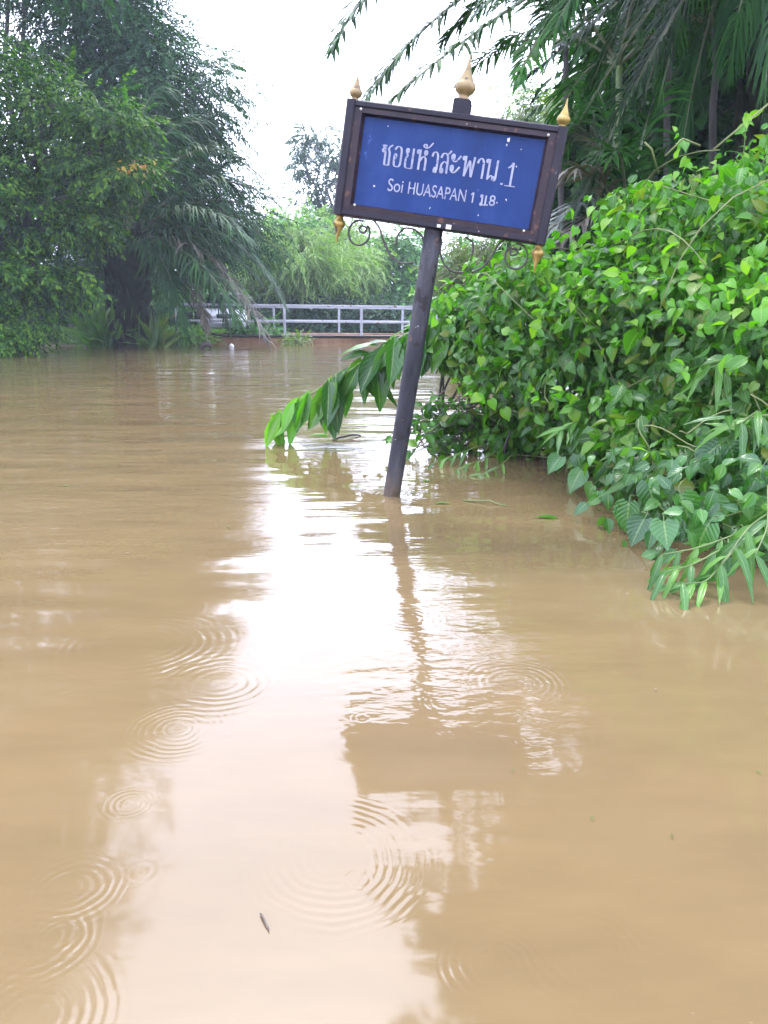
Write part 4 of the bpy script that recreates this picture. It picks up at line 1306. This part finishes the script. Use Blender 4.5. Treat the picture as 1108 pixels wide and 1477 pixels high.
def vine_leaves(n, blobs, protos, smin, smax, depth, mat, name, zr=None, flip=1.0):
    P, Nn = shell_points(blobs, n, depth)
    k = P[:, 2] > .015
    if zr is not None:
        k &= zr(P, Nn)
    P, Nn = P[k], Nn[k]
    # lumps: push points along their normals by a smooth field so that the skin of leaves is uneven
    lump = .10 * np.sin(P[:, 0] * 7.1 + 1) * np.sin(P[:, 1] * 6.3) + .09 * np.sin(P[:, 2] * 9 + P[:, 0] * 5) + rng.normal(0, .03, len(P))
    P = P + Nn * lump[:, None]
    P[:, 2] = np.maximum(P[:, 2], .012)
    d = unit(np.array([0, 0, -.7]) + Nn * .5 + rng.normal(0, .75, P.shape))
    nn = unit(Nn * .9 + np.array([0, 0, .7]) + rng.normal(0, .62, P.shape))
    Rm = frames(d, nn)
    S = rng.uniform(smin, smax, len(P)) * np.where(rng.random(len(P)) < .15, 1.35, 1.0)
    mb = MB()
    wh = rng.integers(0, len(protos), len(P))
    for j in range(len(protos)):
        s = wh == j
        mb.scatter(protos[j], Rm[s], P[s], S[s])
    return mb.build(name, mat, thick)


vine_leaves(20000, VBl, HEART[:2] + OVATE + OVATE + LANCE[:2], .036, .10, .5, M['vine'], 'foliage')
yl = vine_leaves(6500, VBl[:5] + VBl[7:8] + VBl[10:11] + VBl[13:14], HEART[:3] + OVATE + OVATE, .03, .07, .12, M['vine_top'], 'upper_foliage', lambda P, Nn: Nn[:, 2] > .12)  # lighter green leaves where the leaf shell faces upward
yl['label'] = 'lighter vine leaves over the top of the thicket'
sb = MB()
for k in range(60):       # woody stems holding it up
    c, r = VBl[rng.integers(0, len(VBl))]
    e = c + unit(rng.normal(size=3) + [0, 0, .4]) * np.array(r) * .62
    g0 = np.array([c[0] + rng.normal(0, .25), c[1] + .2 + rng.normal(0, .2), -.5])
    sb.tube(wig(g0, e, 7, .1), np.linspace(.018, .004, 7), 6)
sb.build('branches', M['bark'], thick)
for k in range(46):       # pale vines trailing over the surface
    c, r = VBl[rng.integers(0, len(VBl))]
    a0_, a1_ = unit(rng.normal(size=3) + [0, -.8, .2]), unit(rng.normal(size=3) + [0, -.8, .2])
    P = np.array([c + unit(a0_ * (1 - t) + a1_ * t) * np.array(r) * 1.10 for t in np.linspace(0, 1, 10)]) + .03 * np.stack([np.sin(np.linspace(0, 5, 10) + k), np.cos(np.linspace(0, 4, 10) + 2 * k), np.sin(np.linspace(0, 6, 10) + 3 * k)], 1)
    P[:, 2] = np.maximum(P[:, 2], .03)
    MB().tube(P, .0035, 5).build('vine_stem', M['vinestem'], thick)
for pts in ([(1010, 210, 4.6), (985, 200, 4.55), (960, 225, 4.6)], [(950, 250, 4.8), (940, 215, 4.75), (930, 205, 4.75)], [(820, 490, 4.85), (850, 498, 4.8), (905, 488, 4.75)], [(1035, 540, 3.6), (1025, 580, 3.55), (1008, 630, 3.5)], [(1108, 150, 4.6), (1060, 190, 4.6), (1030, 215, 4.6)]):
    MB().tube(np.array([at(*p) for p in pts]) - thick_o, .006, 6).build('vine_stem', M['vinestem'], thick)
# loose shoots that reach out of the mass, each with its own leaves
SP_, SN_ = shell_points(VBl, 520, .05)
ok = (SP_[:, 2] > .25) & (SN_[:, 2] > -.3)
SP_, SN_ = SP_[ok][:150], SN_[ok][:150]
shl = MB()
shs = []
for k in range(len(SP_)):
    Ls = rng.uniform(.10, .30)
    dv = unit(SN_[k] + rng.normal(0, .45, 3) + [0, 0, .25])
    e0 = SP_[k] + dv * Ls
    P = np.array([SP_[k] - dv * .12, SP_[k], SP_[k] + dv * Ls * .5, e0 + [0, 0, -.10 * Ls], e0 + dv * .06 + [0, 0, -.30 * Ls]])
    shs.append(MB().tube(P, np.linspace(.0035, .0012, 5), 5)) if k < 40 else None
    m = rng.integers(5, 10)
    q = rng.uniform(1, 4, m)
    pt = np.stack([np.interp(q, np.arange(5), P[:, i]) for i in range(3)], 1)
    d = unit(rng.normal(size=(m, 3)) + dv * .5 + [0, 0, -.6])
    fr_ = frames(d, unit(rng.normal(size=(m, 3)) * .6 + [0, -.4, .9]))
    for j in range(2):
        w2 = np.arange(m) % 2 == j
        shl.scatter((HEART + OVATE)[rng.integers(0, 7)], fr_[w2], pt[w2], rng.uniform(.03, .085, w2.sum()))
for q_ in shs:
    q_.build('shoot', M['stem'], thick)
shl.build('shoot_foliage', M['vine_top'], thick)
# twiggy lower left corner of the thicket beside the pole
tw, tl = MB(), MB()
for k in range(34):
    s0 = at(rng.uniform(640, 740), rng.uniform(560, 640), 5.4)
    e0 = at(rng.uniform(545, 690), rng.uniform(590, 668), rng.uniform(5.0, 5.5))
    e0[2] = max(e0[2], .02)
    P = wig(s0 - thick_o, e0 - thick_o, 7, .1)
    tw.tube(P, np.linspace(.006, .0022, 7), 5)
    m = 9
    q = rng.uniform(1.5, 6, m)
    pt = np.stack([np.interp(q, np.arange(7), P[:, i]) for i in range(3)], 1)
    pt[:, 2] = np.maximum(pt[:, 2], .012)
    d = unit(rng.normal(size=(m, 3)) + (e0 - s0) * .8 + [0, 0, -.3])
    tl.scatter(OVATE[k % 3], frames(d, unit(rng.normal(size=(m, 3)) * .5 + [0, -.3, 1])), pt, rng.uniform(.05, .10, m))
tw.build('twigs', M['deadwood'], thick)
tl.build('twig_foliage', M['vine'], thick)

# ---------------------------------------------------------------- sapling branch hanging out over the water
sbp = at(640, 470, 5.75)
sap_o = np.array([sbp[0] + .1, sbp[1], 0])
sap = empty('drooping_sapling', sap_o, 'sapling bough with long hanging leaves touching the water left of the pole', 'sapling')
P = np.array([at(*p) for p in ((668, 520, 5.85), (640, 468, 5.8), (600, 474, 5.78), (555, 500, 5.75), (505, 535, 5.72), (445, 570, 5.7), (392, 603, 5.7))]) - sap_o
P = np.concatenate([[[.25, .2, -.4]], P])
tt = np.linspace(0, len(P) - 1, 40)
PP = np.stack([np.interp(tt, np.arange(len(P)), P[:, i]) for i in range(3)], 1)
for _ in range(4):
    PP[1:-1] = (PP[:-2] + 2 * PP[1:-1] + PP[2:]) / 4
MB().tube(PP, np.linspace(.016, .004, 40), 8).build('stem', M['stem'], sap)
lf, lf2 = MB(), MB()
main_rng, rng = rng, np.random.default_rng(5)
nl = 84
q = np.clip(np.sort(rng.uniform(9, 39.5, nl)), 0, 39)
pt = np.stack([np.interp(q, np.arange(40), PP[:, i]) for i in range(3)], 1)
sd = np.where(np.arange(nl) % 2, 1.0, -1.0)
tan = unit(PP[-1] - PP[14])
d = unit(np.array([0, 0, -1.0]) * rng.uniform(.45, 1.4, (nl, 1)) + np.array([0, 1.0, 0]) * (sd * rng.uniform(.2, .9, nl))[:, None] + tan * rng.uniform(-.1, .9, (nl, 1)) + rng.normal(0, .16, (nl, 3)))
nn = unit(np.array([0.0, -.5, .75]) + rng.normal(0, .5, (nl, 3)) + np.outer(sd, [0, .35, .3]))
S = rng.uniform(.20, .42, nl) * np.where(q > 32, .72, 1)
pt[:, 2] += rng.uniform(0, .05, nl)
for j in range(4):
    s = (np.arange(nl) % 4 == j)
    a = s & (q < 33)
    b_ = s & (q >= 33)
    lf.scatter(BROADLANCE[j], frames(d, nn)[a], pt[a], S[a])
    lf2.scatter(BROADLANCE[j], frames(d, nn)[b_], pt[b_], S[b_])
k8 = 10      # leaves standing above the bough
q = rng.uniform(6, 26, k8)
pt = np.stack([np.interp(q, np.arange(40), PP[:, i]) for i in range(3)], 1)
lf.scatter(BROADLANCE[1], frames(unit(np.tile(tan, (k8, 1)) + rng.normal(0, .3, (k8, 3)) + [-.2, 0, .5]), unit(rng.normal(0, .3, (k8, 3)) + [0, -.4, 1])), pt, rng.uniform(.22, .32, k8))
lf.build('foliage', M['lance'], sap)
rng = main_rng
lf2.build('tip_foliage', M['vine_top'], sap)['label'] = 'pale young leaves at the bough tip'
# long pointed leaves hanging from the thicket edge behind the pole
hs = at(672, 480, 5.9)
hso = np.array([hs[0], hs[1], 0])
hang = empty('hanging_sapling', hso, 'sapling with long pointed leaves hanging at the thicket edge right of the pole', 'sapling')
MB().tube([(.1, .2, -.4), (.06, .1, .5), (0, 0, hs[2] + .12), (-.12, -.05, hs[2] + .2)], [.014, .012, .008, .004], 7).build('stem', M['stem'], hang)
pt = np.stack([rng.uniform(-.2, .1, 14), rng.uniform(-.15, .15, 14), hs[2] + rng.uniform(0, .2, 14)], 1)
lf = MB()
for j in range(3):
    s = np.arange(14) % 3 == j
    lf.scatter(LANCE[j], frames(unit(rng.normal(0, .3, (14, 3)) + [.1, 0, -1.2])[s], unit(rng.normal(0, .4, (14, 3)) + [0, -1, .3])[s]), pt[s], rng.uniform(.25, .40, s.sum()))
lf.build('foliage', M['lance'], hang)

# ---------------------------------------------------------------- big leaved creeper and bamboo grass at the near corner
c = at(1010, 760, 2.95)
co = np.array([c[0] + .15, c[1] + .15, 0])
cr = empty('broadleaf_creeper', co, 'creeper with large pale heart shaped leaves at the near corner of the thicket', 'creeper')
pts = [(975, 750, 2.85), (1010, 775, 2.8), (960, 770, 2.8), (1040, 735, 2.95), (1075, 700, 3.0), (1035, 820, 2.6), (990, 735, 2.95), (1095, 745, 2.85), (1090, 690, 2.95), (1060, 660, 3.1), (1020, 655, 3.15), (940, 715, 3.15), (920, 765, 3.05), (1100, 640, 3.1), (800, 670, 4.05), (830, 690, 4.0), (850, 710, 3.9), (1070, 790, 2.65), (905, 745, 3.2), (870, 690, 3.9), (835, 668, 4.1)]
lf = MB()
for i, p in enumerate(pts):
    w_ = at(*p) - co
    w_[2] = max(w_[2], .02)
    d = unit(np.array([rng.normal(-.3, .5), rng.normal(-.2, .3), -.8]))
    nn = unit(np.array([rng.normal(0, .35), -.75, .75 + rng.normal(0, .2)]))
    s = rng.uniform(.10, .145)
    lf.scatter(HEART[i % 4], frames(d[None], nn[None]), w_[None] - d * s * .7, np.array([s]))
    MB().tube(wig(w_ - d * s * .7, w_ + np.array([rng.uniform(.05, .3), rng.uniform(.1, .4), rng.uniform(-.12, .12)]), 6, .08), np.linspace(.0025, .004, 6), 5).build('stem', M['stem'], cr)
n = 260
P = np.array([at(rng.uniform(880, 1130), 0, 3.2) * [1, 1, 0] + [0, 0, 0] for _ in range(n)])
P = np.stack([rng.uniform(.95, 1.65, n), rng.uniform(2.75, 3.5, n), rng.uniform(.03, .42, n)], 1)
P = P[(P[:, 0] + .42 * (P[:, 1] - 2.7)) > 1.15] - co
d = unit(rng.normal(0, .6, P.shape) + [-.3, -.3, -.7])
nn = unit(rng.normal(0, .4, P.shape) + [0, -.6, 1])
for j in range(3):
    s = np.arange(len(P)) % 3 == j
    lf.scatter(OVATE[j], frames(d, nn)[s], P[s], rng.uniform(.04, .085, s.sum()))
lf.build('foliage', M['broad'], cr)


def blade_plant(name, lab, stems, leaf_s, n_leaf, mat):
    o = at(*stems[0][0])
    o[2] = 0
    root = empty(name, o, lab, 'grass plant', 'bamboo grass along the waterline')
    lb, st = MB(), MB()
    for pts in stems:
        Pw = np.array([at(*p) for p in pts]) - o
        Pw[:, 2] = np.maximum(Pw[:, 2], .01)
        t = np.linspace(0, len(Pw) - 1, 14)
        Pi = np.stack([np.interp(t, np.arange(len(Pw)), Pw[:, i]) for i in range(3)], 1)
        for _ in range(2):
            Pi[1:-1] = (Pi[:-2] + 2 * Pi[1:-1] + Pi[2:]) / 4
        st.tube(Pi, np.linspace(.004, .0018, 14), 6)
        q = np.linspace(4, 13, n_leaf)
        pt = np.stack([np.interp(q, np.arange(14), Pi[:, i]) for i in range(3)], 1)
        tan = unit(Pi[-1] - Pi[5])
        side = unit(np.cross(tan, [0, 0, 1]))
        d = unit(tan * .8 + np.outer(np.where(np.arange(n_leaf) % 2, 1, -1), side) * .8 + rng.normal(0, .2, (n_leaf, 3)) + [0, 0, -.35])
        lb.scatter(BLADE[rng.integers(0, 3)], frames(d, unit(rng.normal(0, .3, (n_leaf, 3)) + [0, -.4, 1])), pt, leaf_s * rng.uniform(.75, 1.2, n_leaf))
    st.build('stem', M['stem'], root)
    lb.build('blades', mat, root)


blade_plant('bamboo_grass', 'narrow leaved grass dipping into the water at the nearest corner', [[(1090, 760, 2.7), (1010, 790, 2.62), (955, 800, 2.6)], [(1080, 770, 2.65), (1000, 815, 2.55), (960, 825, 2.52)], [(1070, 780, 2.6), (1020, 840, 2.48), (985, 842, 2.45)], [(1108, 740, 2.75), (1080, 760, 2.6), (1040, 815, 2.5)], [(1108, 700, 2.8), (1108, 760, 2.6), (1090, 800, 2.5)]], .155, 7, M['blade'])
blade_plant('bamboo_grass', 'arching grass blades on the thicket front above the big heart leaves', [[(1090, 680, 3.2), (1080, 615, 3.15), (1050, 600, 3.1)], [(960, 690, 3.6), (930, 640, 3.55), (900, 650, 3.5)], [(1000, 700, 3.4), (960, 660, 3.35), (935, 690, 3.3)], [(1108, 620, 3.2), (1095, 590, 3.1), (1070, 610, 3.05)], [(850, 640, 4.2), (835, 605, 4.15), (810, 620, 4.1)], [(1060, 560, 3.6), (1040, 520, 3.5), (1010, 530, 3.5)]], .19, 7, M['blade'])
blade_plant('bamboo_grass', 'thin pale grass sprigs on the water at the foot of the thicket', [[(720, 650, 4.9), (690, 665, 4.75), (660, 676, 4.65)], [(700, 640, 5.0), (660, 655, 4.9), (625, 668, 4.8)], [(740, 655, 4.8), (715, 678, 4.6), (690, 690, 4.5)]], .13, 7, M['blade'])

# ================================================================ FLOATING BITS
def stick(px0, py0, px1, py1, r, name, lab, mat='deadwood'):
    a, b2 = wat(px0, py0, .003), wat(px1, py1, .003)
    o = (a + b2) / 2
    mb = MB()
    mb.tube(wig(a - o, b2 - o, 6, .02), [r, r * 1.1, r, r * .9, r * .9, r * .6], 6)
    ob = mb.build(name, M[mat], None)
    ob.location = Vector(o)
    tag(ob, lab, 'stick')
    return ob


stick(376, 1318, 388, 1342, .0015, 'floating_stick', 'short dark stick floating alone on the calm near water')
stick(480, 635, 520, 628, .009, 'floating_stick', 'thin dark twig floating below the drooping sapling bough')
stick(668, 722, 735, 730, .004, 'floating_stick', 'long thin grass stalk floating right of the pole', 'stem')


def floating_leaf(px, py, s, az, lab, mat):
    p = wat(px, py, .006)
    d = np.array([[math.cos(az), math.sin(az), 0.05]])
    o = MB().scatter(LANCE[0], frames(d, np.array([[0, 0, 1.0]])), np.zeros((1, 3)), np.array([s])).build('floating_leaf', M[mat])
    o.location = Vector(p)
    tag(o, lab, 'leaf')


floating_leaf(650, 726, .10, 2.9, 'brownish leaf floating just right of the pole base', 'brownish')
floating_leaf(770, 746, .16, .05, 'slender green leaf floating at the thicket edge', 'lance')
floating_leaf(590, 712, .05, .6, 'small dark leaf caught against the foot of the pole', 'brownish')
floating_leaf(622, 694, .06, 2.6, 'narrow olive leaf drifting just behind the foot of the pole', 'lance')
floating_leaf(445, 628, .24, .2, 'green leaf lying on the water under the sapling bough', 'lance')
floating_leaf(968, 1207, .012, 1.0, 'tiny brown leaf fragment on the water at lower right', 'brownish')
floating_leaf(742, 1112, .010, 2.0, 'tiny dark speck of leaf in the reflection of the sign', 'brownish')
for px, py, sz, az, lab, mt in ((180, 798, .02, .4, 'pale bamboo leaf scrap floating in the brown water at left', 'palm_dead'), (1100, 1115, .015, 2.2, 'tiny leaf crumb floating at the right edge of the water', 'brownish'),
                             (945, 995, .014, .9, 'tiny pale leaf crumb floating below the thicket', 'palm_dead'), (330, 760, .03, 1.9, 'small brown leaf floating in the bright sky reflection', 'brownish'), (90, 700, .04, .1, 'small dark leaf drifting in the left ripples', 'brownish'), (850, 1180, .012, .2, 'tiny dark crumb floating left of the lower right leaf fragment', 'brownish'),
                             (260, 560, .09, .1, 'brown leaf drifting far out left of the sapling bough', 'brownish')):
    floating_leaf(px, py, sz, az, lab, mt)
# lump of driftwood and a pale float by the bridge
p = wat(297, 503)
mb = MB().tube([(-.16, 0, .02), (-.05, .02, .12), (.08, 0, .13), (.17, .02, .03)], [.05, .10, .09, .04], 8)
o = mb.build('driftwood', M['deadwood'])
o.location = Vector(p)
tag(o, 'dark lump of driftwood in the water before the bridge beam', 'driftwood')
p = wat(334, 500)
o = MB().lathe([(0, -.04), (.06, -.03), (.085, .01), (.08, .04), (.05, .07), (.03, .09), (0, .1)], 14).build('plastic_bottle', M['duck'])
o.location = Vector(p)
tag(o, 'small white plastic litter floating before the bridge beam', 'litter')

# ================================================================ AIR, SKY, LIGHT, CAMERA
hz = MB().poly_box((-90, -15, -3.0), (90, 100, 34)).build('haze', None, None, False)
hz['kind'] = 'stuff'
tag(hz, 'thin pale rain haze hanging in the air', 'haze')
mh, nt, N, L = new_mat('rain haze')
vo = nd(N, 'ShaderNodeVolumePrincipled')
vo.inputs['Color'].default_value = (.78, .92, .98, 1)
vo.inputs['Density'].default_value = .0010
vo.inputs['Anisotropy'].default_value = 0.0
out = nd(N, 'ShaderNodeOutputMaterial')
L.new(vo.outputs[0], out.inputs['Volume'])
hz.data.materials.append(mh)

world = bpy.data.worlds.new('World')
SC.world = world
world.use_nodes = True
nt = world.node_tree
nt.nodes.clear()
SUN_EL, SUN_AZ = R(60), R(-8)     # azimuth from +Y, clockwise
sky = nt.nodes.new('ShaderNodeTexSky')
sky.sky_type = 'NISHITA'
sky.sun_disc = False
sky.sun_elevation = SUN_EL
sky.sun_rotation = SUN_AZ
sky.air_density = 1.0
sky.dust_density = 3.0
hsv = nt.nodes.new('ShaderNodeHueSaturation')
hsv.inputs['Saturation'].default_value = .10     # overcast: the sky's own brightness, nearly without blue
hsv.inputs['Value'].default_value = 1.0
nt.links.new(sky.outputs[0], hsv.inputs['Color'])
bg = nt.nodes.new('ShaderNodeBackground')
bg.inputs['Strength'].default_value = .15
cloud = nt.nodes.new('ShaderNodeMix')          # even cloud deck over the sky
cloud.data_type = 'RGBA'
cloud.inputs[0].default_value = .70
nt.links.new(hsv.outputs[0], cloud.inputs[6])
cloud.inputs[7].default_value = (4.3, 4.75, 7.1, 1)
nt.links.new(cloud.outputs[2], bg.inputs['Color'])
wo = nt.nodes.new('ShaderNodeOutputWorld')
nt.links.new(bg.outputs[0], wo.inputs[0])

sl = bpy.data.lights.new('sun', 'SUN')
sl.energy = .6
sl.angle = R(14)
sl.color = (1, .97, .93)
so = bpy.data.objects.new('sun', sl)
COL.objects.link(so)
sd = Vector((math.sin(SUN_AZ) * math.cos(SUN_EL), math.cos(SUN_AZ) * math.cos(SUN_EL), math.sin(SUN_EL)))
so.rotation_euler = (-sd).to_track_quat('-Z', 'Y').to_euler()
so.location = (0, 0, 40)

cam = bpy.data.cameras.new('camera')
cam.sensor_fit = 'HORIZONTAL'
cam.sensor_width = 36
cam.lens = 36 * F / 1108
cam.clip_start = .05
cam.clip_end = 2000
co_ = bpy.data.objects.new('camera', cam)
COL.objects.link(co_)
co_.location = (0, 0, H)
co_.rotation_euler = (R(90) - PITCH, 0, 0)
SC.camera = co_

SC.view_settings.view_transform = 'Standard'
SC.view_settings.look = 'None'
SC.view_settings.exposure = 2.85
SC.view_settings.gamma = 1
SC.render.engine = 'CYCLES'
SC.cycles.use_denoising = True
SC.cycles.max_bounces = 8
SC.cycles.transparent_max_bounces = 8
SC.cycles.volume_bounces = 1
SC.cycles.caustics_reflective = False
SC.cycles.caustics_refractive = False
